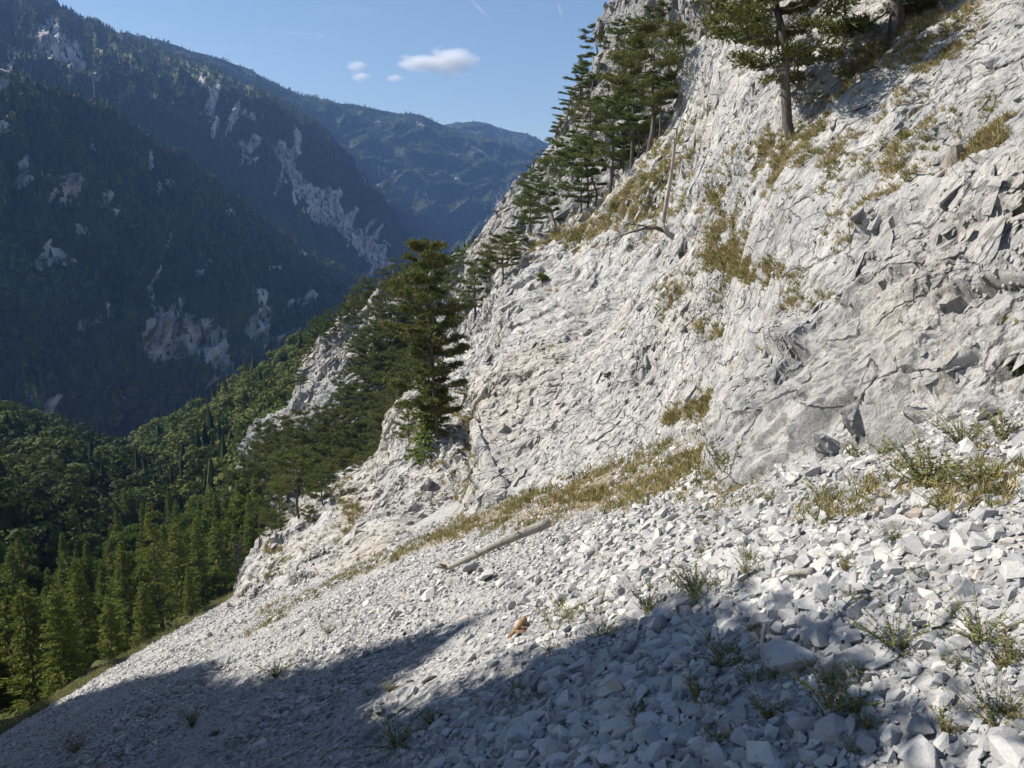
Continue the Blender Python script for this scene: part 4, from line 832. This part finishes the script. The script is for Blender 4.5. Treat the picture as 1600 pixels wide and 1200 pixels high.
# ------------------------------------------------------------------ dead tree on the face, stump, logs
q = on('cliff', 1052, 372); yy = q[1]-.5
def pp(L, y=None): return np.array([P3(a, b, (yy if y is None else y)+(c if len(L[0]) > 2 else 0)) for a, b, *r in L for c in [r[0] if r else 0]])
root = empty('dead_tree', q)
def child(name, pts, rad, mat='dead_wood', k=8, rough=.08, parent=None, org=None):
    b = Buf(); org = root.location if org is None else org; tube(b, np.array(pts)-np.array(org), rad, k, rough); return mesh_np(name, *b.arr(), M[mat], parent or root, smooth=True)
child('trunk', pp([(1068, 378), (1056, 372), (1044, 366), (1037, 356), (1037, 342), (1041, 318), (1046, 290), (1050, 262), (1053, 238), (1056, 216), (1059, 196)]), [.13, .14, .12, .11, .105, .10, .09, .08, .065, .05, .03])
child('branch', pp([(1040, 362), (1026, 356), (1008, 357), (985, 363), (962, 372), (940, 386)]), [.09, .08, .05, .035, .025, .015], 'bark')
child('branch', pp([(1020, 356), (1000, 352), (985, 350), (970, 346)]), [.04, .03, .02, .015], 'bark')
child('branch', pp([(1056, 218), (1050, 216), (1043, 219)]), [.05, .035, .03])
child('branch', pp([(1052, 240), (1062, 238), (1069, 237)]), [.05, .03, .02])
child('branch', pp([(1058, 202), (1050, 200), (1045, 203)]), [.04, .03, .02])
child('branch', pp([(975, 366), (965, 378), (950, 384)]), [.03, .02, .012], 'bark')
tag(root, 'leafless bleached snag with a bent base standing alone on the rock face', 'dead tree')
q = on('cliff', 1490, 262); root = empty('tree_stump', q); b = Buf()
tube(b, [[.05, 0, -.3], [0, 0, 0], [-.02, 0, .22], [-.05, 0, .40]], [.20, .17, .16, .13], 11, .16); mesh_np('stump', *b.arr(), M['dead_wood'], root)
b = Buf(); [tube(b, [[0, 0, .05], [math.cos(a)*.2, math.sin(a)*.2, -.1], [math.cos(a)*.35, math.sin(a)*.35, -.3]], [.06, .04, .02], 5, .1) for a in (0, 1.3, 2.8, 4.1, 5.3)]; mesh_np('root', *b.arr(), M['dead_wood'], root)
tag(root, 'weathered grey stump among dry grass near the right edge of the rock face', 'stump')
def on_scree(px_, py_, up=0):
    y = float(scree_y(px_, py_)); p = P3(px_, py_, y); p[2] = scree_z(np.array([[p[0]]]), np.array([[p[1]]]))[0, 0]+up; return p
def logthing(name, pts, rad, mat, label, cat, parts=()):
    P_ = np.array([on_scree(a, b_, u) for a, b_, u in pts]); root = empty(name, P_[0]); b = Buf()
    n = 14; s = np.linspace(0, 1, n); k = np.linspace(0, 1, len(P_)); Q = np.stack([np.interp(s, k, P_[:, a]) for a in range(3)], -1)+rng.normal(0, rad[0]*.10, (n, 3))
    tube(b, Q-P_[0], np.interp(s, [0, 1], rad)*rng.uniform(.9, 1.08, n), 11, .07); mesh_np('stem', *b.arr(), M[mat], root, smooth=True)
    for kind, f, dx, dz, l, r, mm in parts:
        o_ = np.array([np.interp(f, s, Q[:, a]) for a in range(3)])-P_[0]; b = Buf(); dd = np.array([dx, -.2, dz]); tube(b, [o_, o_+dd*l*.5, o_+dd*l+rng.normal(0, .05*l, 3)], [r, r*.8, r*.3], 6, .15); mesh_np(kind, *b.arr(), M[mm], root)
    tag(root, label, cat); return root
logthing('fallen_log', [(700, 903, .18), (735, 888, .2), (790, 862, .22), (860, 826, .22)], (.06, .115), 'log_wood', 'long grey fallen tree trunk lying across the upper scree', 'log',
    [('root', 0, -.8, .5, .26, .05, 'orange_wood'), ('root', 0, -1, .1, .30, .05, 'log_wood'), ('root', .02, -.5, -.3, .22, .04, 'orange_wood'), ('branch_stub', .75, .1, .5, .3, .04, 'log_wood'), ('branch_stub', .4, -.2, .5, .25, .03, 'log_wood')])
logthing('driftwood', [(795, 1006, .08), (808, 994, .1), (820, 982, .12)], (.03, .05), 'orange_wood', 'short orange brown rotten branch on the bright gravel below the fallen log', 'branch', [('splinter', .3, .8, .2, .2, .03, 'orange_wood'), ('splinter', .6, .8, .1, .16, .02, 'orange_wood')])
logthing('driftwood', [(1212, 921, .08), (1240, 926, .10), (1268, 925, .09)], (.02, .035), 'log_wood', 'thin pale branch lying level on the scree right of the dry herbs', 'branch', [('twig', .5, .6, .4, .2, .01, 'log_wood')])
logthing('driftwood', [(1187, 1034, .10), (1191, 1018, .16), (1193, 1012, .18)], (.02, .016), 'log_wood', 'small white stick poking up beside the big shaded boulder', 'stick', [('twig', .5, .5, .5, .08, .006, 'log_wood')])
# ------------------------------------------------------------------ stones
sn = np.array([-SA, -SB, 1]); sn /= np.linalg.norm(sn); e1 = unit(np.array([1, 0, SA])); e2 = np.cross(sn, e1); BAS = np.stack([e1, e2, sn], 1)
def cliff_side(x, y):
    # rough foot line of the cliff: stones stay on the scree side
    return x < np.interp(y, [0, 6, 8.5, 10, 13, 18, 26, 33, 45, 75, 108, 140], [30, 9, 7.2, 5.6, 4.6, 4.2, 4.2, 0, -7.8, -25, -41, -46])+.8
def stones(r0, r1, per_m2, med, sig, thr=R(46)):
    n = int(per_m2*thr*(r1*r1-r0*r0)); r = np.sqrt(rng.uniform(r0*r0, r1*r1, n)); a = rng.uniform(-thr, thr, n); x, y = r*np.sin(a), r*np.cos(a)
    P = np.stack([x, y, 0*x], -1); ok = cliff_side(x, y) & (x > np.interp(y, EDGE_Y, EDGE_X)-2)
    pc = fbm(P*.22+50, 3); ok &= rng.random(n) < np.clip(1.1+.9*pc, .25, 1); x, y, pc = x[ok], y[ok], pc[ok]
    s = med*np.exp(rng.normal(0, sig, len(x))+.85*pc); s = np.clip(s, med*.3, med*4.5); return x, y, s
def merge_stones(name, sets, label):
    x = np.concatenate([s[0] for s in sets]); y = np.concatenate([s[1] for s in sets]); s = np.concatenate([s[2] for s in sets]); z = scree_z(x[:, None], y[:, None])[:, 0]
    n = len(x); ti = rng.integers(0, len(RK), n); tt = rng.random(n); V_, F_, T_ = [], [], []; off = 0
    for k, (tv, tf) in enumerate(RK):
        I = np.where(ti == k)[0]; Rm = BAS[None]@rot_mats(len(I), .55); v = np.einsum('nij,vj->nvi', Rm, tv)*s[I][:, None, None]*rng.uniform(.8, 1.25, (len(I), 1, 3))
        v = v+np.stack([x[I], y[I], z[I]+s[I]*.10], -1)[:, None]; V_.append(v.reshape(-1, 3)); F_.append((tf[None]+(np.arange(len(I))*len(tv))[:, None, None]).reshape(-1, 3)+off); off += len(I)*len(tv); T_.append(np.repeat(tt[I], len(tf)))
    o = mesh_np(name, np.concatenate(V_), np.concatenate(F_), M['stone'], attrs={'tint': ('FACE', np.concatenate(T_))}); tag(o, label, 'rubble', kind='stuff'); print(name, n, len(o.data.polygons)); return o
merge_stones('scree_rubble', [stones(2.2, 9, 420, .070, .58), stones(9, 22, 160, .073, .52, R(42)), stones(22, 45, 52, .10, .45, R(42)), stones(45, 112, 8, .20, .38, R(38))], 'pale grey limestone rubble covering the slope')
# single big stones
BR = [mesh_np('stone', *hull_rock(100+k, 17, .012, .66), M['stone'], link=False) for k in range(14)]
def stone(px_, py_, size, label, group=None, k=0, rot=None, sc=(1, 1, 1), up=.12, name='stone', cat='stone'):
    p = on_scree(px_, py_); o = BR[k % len(BR)].copy(); C.objects.link(o); o.name = name
    q_ = Vector(sn).to_track_quat('Z', 'Y'); e = q_.to_euler(); o.location = (p[0], p[1], p[2]+up*size)
    o.rotation_mode = 'QUATERNION'; from mathutils import Quaternion
    o.rotation_quaternion = Quaternion((0, 0, 1), 0)@q_@Quaternion((0, 0, 1), random.uniform(0, 6.28) if rot is None else rot)@Quaternion((1, 0, 0), random.uniform(-.3, .3))
    o.scale = (size*sc[0], size*sc[1], size*sc[2]); tag(o, label, cat, group); return o
spec = [(1215, 1048, 1.05, 'largest dark boulder, half in shade, right of centre in the foreground', 1.15, (1.35, .65, .8), 3), (1275, 1010, .55, 'rounded grey boulder at the upper end of the largest dark boulder', .3, (1, .9, .9), 4),
 (1440, 1178, .62, 'large flat blue grey stone at the bottom edge, right of centre', .5, (1.2, .9, .7), 5), (1578, 1178, .5, 'pale cream stone in the bottom right corner', .2, (1.2, .9, .6), 6), (1432, 1128, .42, 'angular grey stone just above the large flat blue grey one', .6, (1.1, .8, .8), 7),
 (1466, 1012, .30, 'bright white wedge shaped stone in the sunny foreground', .1, (1.3, .7, .6), 8), (1500, 1020, .34, 'grey angular stone beside the bright white wedge', .8, (1, 1, .8), 9), (1235, 782, .62, 'smooth pale slab lying at the foot of the rock face', .2, (1.6, .9, .35), 2),
 (1186, 985, .45, 'pale stone with sharp top edge above the largest dark boulder', .9, (1.1, .8, .7), 10), (1020, 1165, .55, 'pale grey block in the shade at the bottom of the picture', .4, (1.2, .8, .7), 11), (1110, 1120, .40, 'pointed grey stone in the shade left of the reddish herb', 1.3, (1, .8, 1), 12),
 (1140, 846, .40, 'white block in the middle of the bright upper gravel', .2, (1.2, .8, .6), 13), (735, 900, 1.3, 'biggest grey block in the cluster under the fallen log', .4, (1.1, .8, .7), 0), (762, 905, .8, 'dark fronted block at the right of the cluster under the fallen log', 1.0, (1, .9, .9), 1), (708, 918, .9, 'tall wedge of rock in the cluster under the fallen log', 1.3, (1.2, .6, .9), 2),
 (690, 928, .8, 'white lying slab left of the tall wedge under the fallen log', 1.0, (1.2, .6, .5), 3), (668, 940, 1.1, 'rounded grey slab at the left end of the cluster under the fallen log', .6, (1.3, .9, .5), 4), (352, 1052, 1.9, 'dark slab sticking out of the scree at the shadow edge on the left', 1.0, (1.5, .7, .5), 5), (322, 1060, 1.2, 'pale block left of the dark slab at the shadow edge', 1.0, (1, .8, .7), 6),
 (470, 1000, .8, 'grey block in the coarse rubble band left of centre', .3, (1, .9, .8), 7), (530, 985, .9, 'dark grey block in the coarse rubble band below the white slabs', 1.3, (1.1, .8, .8), 8), (1130, 880, .35, 'grey stone on the bright gravel above the dry yellow herb', 1, (1, .8, .7), 9), (1378, 885, .35, 'pale flat stone at the top of the coarse rubble on the right', .5, (1.5, .9, .4), 10),
 (1355, 1160, .35, 'brownish stone beside the large flat blue grey one', .2, (.8, .9, .9), 11), (590, 1112, .55, 'long blue grey stone in the sunlit gap between the shadows', .9, (1.7, .6, .5), 12)]
for (a, b_, s_, lab, rt, sc_, k) in spec: stone(a, b_, s_*.66, lab, None, k, rt, sc_, .15, 'boulder' if s_ > .9 else 'stone', 'boulder' if s_ > .9 else 'stone')
SL = []; cnt = 0
MK = [('largest dark boulder', 1215, 1048), ('large flat blue grey stone', 1440, 1178), ('pale cream corner stone', 1578, 1178), ('bright white wedge stone', 1466, 1012), ('smooth pale slab', 1235, 782), ('fallen log', 790, 862), ('rotten orange branch', 808, 994), ('thin pale branch', 1240, 926), ('white block', 1140, 846), ('dark slab by the shadow edge', 352, 1052), ('coarse rubble band', 500, 995), ('long blue grey stone', 590, 1112), ('pale shaded block', 1020, 1165), ('green bush', 432, 1062), ('tall wiry green herb', 1012, 965), ('reddish brown herb', 1298, 1115), ('dark green bush', 300, 1130), ('upper tip of the shadow', 732, 970), ('bottom left corner', 0, 1200), ('dry branching herb', 1530, 1010), ('yellow green herb patch', 1520, 800), ('thin herb by the shadow', 940, 1005), ('shaded herb', 1090, 1100)]
while cnt < 268:
    a = rng.uniform(10, 1590); b_ = rng.uniform(860, 1195); y = float(scree_y(a, b_))
    if not (3 < y < 34): continue
    p = P3(a, b_, y)
    if not cliff_side(p[0]+.5, p[1]): continue
    if any(abs(a-q[0]) < 30 and abs(b_-q[1]) < 22 for q in spec): continue
    right = a > 1330; band = 'in the sunny rubble at the lower right' if right else ('in the foreground rubble at the bottom' if b_ > 1030 else 'in the rubble halfway up the scree')
    sc_ = (rng.uniform(.9, 1.3), rng.uniform(.7, 1), rng.uniform(.5, .95)); sz_ = float(np.clip(rng.lognormal(math.log(.15+.007*y), .35), .12, .5)); so = stone(a, b_, sz_, 'x', f'loose blocks {band}', int(rng.integers(14)), None, sc_, .1); cnt += 1; SL.append((so, float(a), float(b_), ('small ' if sz_ < .22 else ('sizeable ' if sz_ > .34 else ''))+('flat ' if sc_[2] < .65 else ('long ' if sc_[0] > 1.18 else 'chunky '))+'grey block'))
relabel(SL, MK)
# ------------------------------------------------------------------ grass, small herbs
def tufts(P, nrm_up, size, nb, name, label, mat, tlo=.2, thi=1):
    n = len(P); c = np.repeat(P, nb, 0)+rng.normal(0, 1, (n*nb, 3))*np.repeat(size, nb)[:, None]*[.28, .28, .06]
    d = unit(np.stack([rng.normal(0, .55, n*nb), rng.normal(0, .55, n*nb), np.abs(rng.normal(.7, .3, n*nb))], -1)+nrm_up); L_ = np.repeat(size, nb)*rng.uniform(.5, 1.2, n*nb)
    V, F = leaf_tris(c, d, L_, L_*.13); o = mesh_np(name, V, F, M[mat], attrs={'tint': ('FACE', np.repeat(np.clip(rng.normal((tlo+thi)/2, (thi-tlo)/3, n), 0, 1), nb))}); tag(o, label, 'grass', kind='stuff')
Xc, pxc, pyc = PATCH['cliff']; w = np.clip(CG-.12, 0, 1)**1.3*((pxc > 350) & (pxc < 1620) & (pyc > -20)); w = w.ravel()/w.sum(); I = rng.choice(len(w), 9000, p=w)
P = Xc.reshape(-1, 3)[I]; tufts(P, np.array([-.3, 0, 0]), rng.uniform(.12, .34, len(P))*np.clip(P[:, 1]/35, .6, 1.8), 22, 'cliff_grass', 'dry golden grass growing in tufts on the ledges of the rock face', 'grass')
Xc, pxc, pyc = PATCH['scree']; w = np.clip(blob(pxc, pyc, GB_SCREE)-.12, 0, 1)*np.clip(.35+1.6*perlin(Xc.reshape(-1, 3)*.8).reshape(pxc.shape), .03, 1); w = np.where(np.isfinite(w), w, 0).ravel(); w /= w.sum(); I = rng.choice(len(w), 4200, p=w)
P = Xc.reshape(-1, 3)[I]+rng.normal(0, .12, (len(I), 3))*[1, 1, 0]; tufts(P, np.array([0, 0, .3]), rng.uniform(.07, .20, len(P))*np.clip(P[:, 1]/16, .7, 1.5), 14, 'scree_grass', 'dry yellow grass and herbs between the stones at the foot of the cliff', 'grass', .12, .85)
def make_herb(Hh=.5, stems=16, leaves=9, mat='herb', spread=.6, leaf=.05, flowers=None):
    root = empty('wild_herb', (0, 0, 0)); sb_ = Buf(); c_, d_ = [], []
    for i in range(stems):
        a = rng.uniform(0, 6.28); sp_ = rng.uniform(.1, spread); h = Hh*rng.uniform(.6, 1.1); t = np.linspace(0, 1, 5)
        p = np.stack([math.cos(a)*sp_*h*t**1.3, math.sin(a)*sp_*h*t**1.3, h*t*(1-.12*t)], -1)+np.cumsum(rng.normal(0, .01*Hh*2, (5, 3)), 0); p[0] = [0, 0, -.05]; tube(sb_, p, [.003, .003, .002, .002, .001], 3)
        f = rng.uniform(.15, 1, leaves); x = np.stack([np.interp(f, t, p[:, k]) for k in range(3)], -1); c_.append(x); d_.append(rdir(leaves, .3))
    V, F = leaf_tris(np.concatenate(c_), np.concatenate(d_), leaf*.8*rng.uniform(.6, 1.3, stems*leaves), leaf*.34)
    mesh_np('stem', *sb_.arr(), M['grass'], root); mesh_np('leaves', V, F, M[mat], root, attrs={'tint': ('FACE', np.repeat(rng.random(stems), leaves))}); root['H'] = Hh; return root
HB = [make_herb(.5, 30, 22, spread=1.0), make_herb(.45, 36, 20, spread=1.3, leaf=.04), make_herb(.6, 28, 24, spread=.7), make_herb(.4, 22, 12, 'red_herb', .7)]; HY = make_herb(.5, 44, 26, spread=1.1, leaf=.045)
herbs = [(432, 1062, 36, 0, 'green bush on the shadow edge left of centre'), (1012, 965, 60, 2, 'tall wiry green herb at the upper tip of the foreground shadow'), (1085, 945, 64, 4, 'dry yellow herb right of the tall wiry green one'), (1166, 918, 40, 0, 'round greenish herb at the right end of the herb row'), (1298, 1115, 95, 3, 'reddish brown herb by the largest dark boulder'), (1290, 812, 45, 4, 'bright yellow green herb at the foot of the slab'),
 (1445, 800, 90, 4, 'big green and yellow herb under the rock face at the right'), (1130, 772, 90, 2, 'tall pale green herb against the left corner of the slab'), (1560, 720, 70, 2, 'dark green herb at the right edge below the rock face'), (1500, 730, 60, 1, 'brown wiry herb left of the dark green one at the right edge'), (1385, 745, 32, 2, 'small dark green shrub at the mouth of the rock crack'), (1330, 750, 40, 2, 'green herb left of the rock crack'),
 (1486, 1050, 26, 2, 'small bright green tuft among white stones'), (1102, 832, 14, 4, 'little bright green cushion on the gravel'), (1130, 1040, 70, 1, 'dark wiry herb in the shade left of the largest dark boulder'), (1090, 1100, 60, 2, 'shaded herb low in the foreground shadow'), (300, 1130, 40, 2, 'dark green bush in the left foreground shade'), (120, 1185, 30, 1, 'grass like tuft at the bottom left in the shade'), (620, 1165, 60, 1, 'shaded herb at the bottom below the sunlit gap'), (1400, 1020, 80, 1, 'sprawling herb with yellow leaves in the sunny rubble'),
 (1530, 1010, 80, 1, 'dry branching herb above the bottom right corner'), (1480, 1130, 60, 3, 'thin reddish herb near the bottom right corner'), (1200, 1120, 50, 3, 'low brownish herb below the largest dark boulder'), (860, 1020, 30, 3, 'small brown herb under the rotten branch'), (940, 1005, 40, 1, 'thin herb on the edge of the foreground shadow'), (1560, 1120, 70, 1, 'wiry herb at the right edge near the bottom'), (1340, 1060, 40, 1, 'sparse herb right of the largest dark boulder'), (515, 1000, 20, 4, 'small yellow tuft in the coarse rubble left of centre'), (1520, 800, 60, 4, 'yellow green herb patch below the right rock face')]
for (a, b_, hp, k, lab) in herbs:
    p = on_scree(a, b_, -.03); put((HB+[HY])[k], p, max(.14, hgt(p, hp)), lab, 'herb', 'herbs on the scree', None, random.uniform(1.1, 1.5))
k_ = 0; HL = []
while k_ < 46:
    a = rng.uniform(20, 1590); b_ = rng.uniform(740, 1190); y = float(scree_y(a, b_))
    if not (3 < y < 26) or not cliff_side(P3(a, b_, y)[0], y): continue
    if a < 900 and rng.random() < .6: continue
    p = on_scree(a, b_, -.03); ki = int(rng.integers(5)); ho_ = put((HB+[HY])[ki], p, rng.uniform(.10, .24), 'x', 'herb', 'small herbs between the stones', None, 1.3); k_ += 1; HL.append((ho_, float(a), float(b_), ['wiry', 'sprawling', 'upright', 'reddish', 'leafy'][ki]+' little herb between stones'))
relabel(HL, MK)
SHB = make_broad(1.0, .55, 14, 60, .0, .10, name='shrub')
for (pt, a, b_, hp, lab) in [('cliff', 845, 445, 22, 'tiny dark green dwarf pine bush on the bare face below the ledge'), ('cliff', 962, 335, 22, 'small dark green bush on the ledge below the grove'), ('cliff', 1120, 345, 0, ''), ('slab', 1585, 590, 20, 'small shrub in a crack near the right edge of the slab'), ('cliff', 950, 592, 14, 'single green sprig on the smooth part of the face')]:
    if hp: p = on(pt, a, b_); put(SHB, p-[0, 0, .05], max(.3, hgt(p, hp)), lab, 'shrub')
# ------------------------------------------------------------------ unseen crag added left of the camera, crest shaped to throw the foreground shadow
edge = [(100, 1101), (200, 1066), (338, 1040), (330, 1075), (430, 1074), (520, 1045), (620, 1008), (732, 966), (705, 992), (620, 1042), (570, 1085), (548, 1132), (640, 1118), (740, 1075), (850, 1036), (960, 1008), (1060, 955), (1110, 962), (1165, 1040), (1270, 1000), (1232, 1092), (1312, 1150), (1330, 1215)]
E = np.array([P3(a, b_, float(scree_y(a, b_))) for a, b_ in edge]); E = E[np.argsort(-E[:, 1])]
ys = np.linspace(E[:, 1].max()+25, 3.0, 420); xe = np.interp(-ys, -E[:, 1], E[:, 0]); xe[ys > E[:, 1].max()] -= (ys[ys > E[:, 1].max()]-E[:, 1].max())*.75
Pe = np.stack([xe, ys, SA*xe+SB*ys-SH], -1); Ls = np.array(TOSUN); s_ = (xe+1.12*ys)/(-Ls[0]-1.12*Ls[1]); s_ = np.maximum(s_, 4); Ct = Pe+Ls*s_[:, None]
Ct += (fbm(Ct*.9, 4)*.3+np.abs(perlin(Ct*4))*.5*(rng.random(len(Ct)) < .7))[:, None]*[.1, 0, 1]; rows = []
gz = SA*Ct[:, 0]+SB*Ct[:, 1]-SH-1.5; Ct[:, 2] = gz+(Ct[:, 2]-gz)*np.clip(np.arange(len(Ct))[::-1]/5+.02, 0, 1)**.5
for (dx, f) in [(.8, 0), (.6, .3), (.4, .6), (.2, .85), (0, 1), (-.9, .97), (-1.8, .8), (-2.6, .5), (-3.2, 0)]:
    rows.append(np.stack([Ct[:, 0]+dx*np.clip((Ct[:, 2]-gz)/12, .3, 1), Ct[:, 1], gz+(Ct[:, 2]-gz)*f], -1))
Xr = np.array(rows); Xr[1:4] += (facets(Xr[1:4].reshape(-1, 3)*.6)*.5).reshape(3, -1)[..., None]*[1, 0, .0]; o = mesh_np('shadow_caster', Xr.reshape(-1, 3), grid_faces(*Xr.shape[:2]), M['cliff'], attrs={'grass': ('POINT', np.zeros(Xr.shape[0]*Xr.shape[1]))}); tag(o, kind='structure')
bc = np.repeat(Ct[::1], 90, 0)+rng.normal(0, 1, (len(Ct)*90, 3))*[.35, .3, .38]; bc[:, 2] += np.repeat(np.clip(fbm(Ct*.6+70, 2), -.3, .6), 90)*.8  # loose leaves added along the unseen crest to break up its shadow edge
bc[:, 2] -= .3; bx_, by_, bd_ = proj(bc); bc = bc[((bd_ < -.5) | (bx_ < -110) | (bx_ > 1700) | (by_ < -400)) & (np.hypot(bc[:, 0], bc[:, 1]) > 4.5)]
V, F = leaf_tris(bc, rdir(len(bc)), .22, .12); o = mesh_np('dapple_leaves', V, F, M['wood_mid'], attrs={'tint': ('FACE', rng.random(len(F)))}); tag(o, 'unseen leaves added along the shadow caster to dapple its shadow edge', 'dapple_leaves', kind='stuff')
yy_ = rng.uniform(48, 116, 5200); xx_ = np.interp(yy_, EDGE_Y, EDGE_X)-np.abs(rng.normal(0, 5, 5200))+1.2; P = np.stack([xx_, yy_, scree_z(xx_[:, None], yy_[:, None])[:, 0]], -1)
tufts(P, np.array([0, 0, .3]), rng.uniform(.3, .85, len(P)), 20, 'edge_grass', 'green grass and ground growth along the lower edge of the scree', 'herb', .1, .9)
# ------------------------------------------------------------------ clouds and vapour trails, far beyond the haze
def vol_mat(name, dens, sc):
    m = bpy.data.materials.new(name); m.use_nodes = True; t = m.node_tree; t.nodes.clear(); o = N(t, 'ShaderNodeOutputMaterial'); v = N(t, 'ShaderNodeVolumePrincipled'); v.inputs['Color'].default_value = (1, 1, 1, 1)
    tc_ = N(t, 'ShaderNodeTexCoord'); n_ = noise(t, sc, 6, .6, tc_.outputs['Object']); ln = N(t, 'ShaderNodeVectorMath', operation='LENGTH'); t.links.new(tc_.outputs['Object'], ln.inputs[0])
    f = mth(t, 'SUBTRACT', 1.0, ln.outputs['Value']); f = mth(t, 'ADD', mth(t, 'MULTIPLY', f, 1.0), mth(t, 'MULTIPLY', mth(t, 'SUBTRACT', n_, .5), 1.5)); f = mth(t, 'MAXIMUM', mth(t, 'MULTIPLY', mth(t, 'SUBTRACT', f, .12), dens), 0.0)
    t.links.new(f, v.inputs['Density']); t.links.new(v.outputs[0], o.inputs['Volume']); return m
vm = vol_mat('cloud_vapour', .012, 1.7)
def cloud(px_, py_, w_, h_, d, label, name='cloud', rot=0, mat=vm):
    bm = bmesh.new(); bmesh.ops.create_icosphere(bm, subdivisions=3, radius=1); me = bpy.data.meshes.new(name); bm.to_mesh(me); bm.free(); me.materials.append(mat)
    o = bpy.data.objects.new(name, me); C.objects.link(o); o.location = P3(px_, py_, d); k = d/F0; o.scale = (w_*k/2, w_*k/2*.8, h_*k/2); o.rotation_euler = (0, rot, 0); tag(o, label, name.replace('_', ' '), 'small clouds above the far ridge' if name == 'cloud' else None); return o
cloud(705, 96, 88, 46, 12000, 'largest of the small white clouds, fluffy on its right side'); cloud(655, 98, 80, 26, 12100, 'thin left tail joined to the largest small cloud')
cloud(557, 103, 36, 18, 12000, 'upper one of the two tiny clouds left of the largest'); cloud(563, 120, 34, 16, 12200, 'lower one of the two tiny clouds left of the largest'); cloud(616, 122, 30, 13, 12300, 'tiny flat cloud right under the tail of the largest')
vt = vol_mat('vapour_trail', .004, 3)
cloud(750, 14, 50, 3.2, 14000, 'short thin white vapour trail near the top centre of the sky', 'vapour_trail', R(42), vt); cloud(875, 15, 32, 3.0, 14000, 'faint vapour trail just left of the upper cliff', 'vapour_trail', R(68), vt); cloud(501, 57, 16, 3, 14000, 'tiny white vapour trail in the empty sky left of the clouds', 'vapour_trail', R(-28), vt)

hz = bpy.data.meshes.new('haze'); bm = bmesh.new(); bmesh.ops.create_cube(bm, size=1); bm.to_mesh(hz); bm.free()
ho = bpy.data.objects.new('haze', hz); C.objects.link(ho); ho.scale = (7400, 7400, 1500); ho.location = (-200, 2900, 900-750); tag(ho, kind='stuff', label='thin blue haze filling the gorge', cat='haze')
m = bpy.data.materials.new('haze'); m.use_nodes = True; t = m.node_tree; t.nodes.clear(); o = N(t, 'ShaderNodeOutputMaterial'); v = N(t, 'ShaderNodeVolumePrincipled')
v.inputs['Color'].default_value = (.27, .48, 1, 1); v.inputs['Density'].default_value = .000068; v.inputs['Anisotropy'].default_value = .1
t.links.new(v.outputs[0], o.inputs['Volume']); hz.materials.append(m)
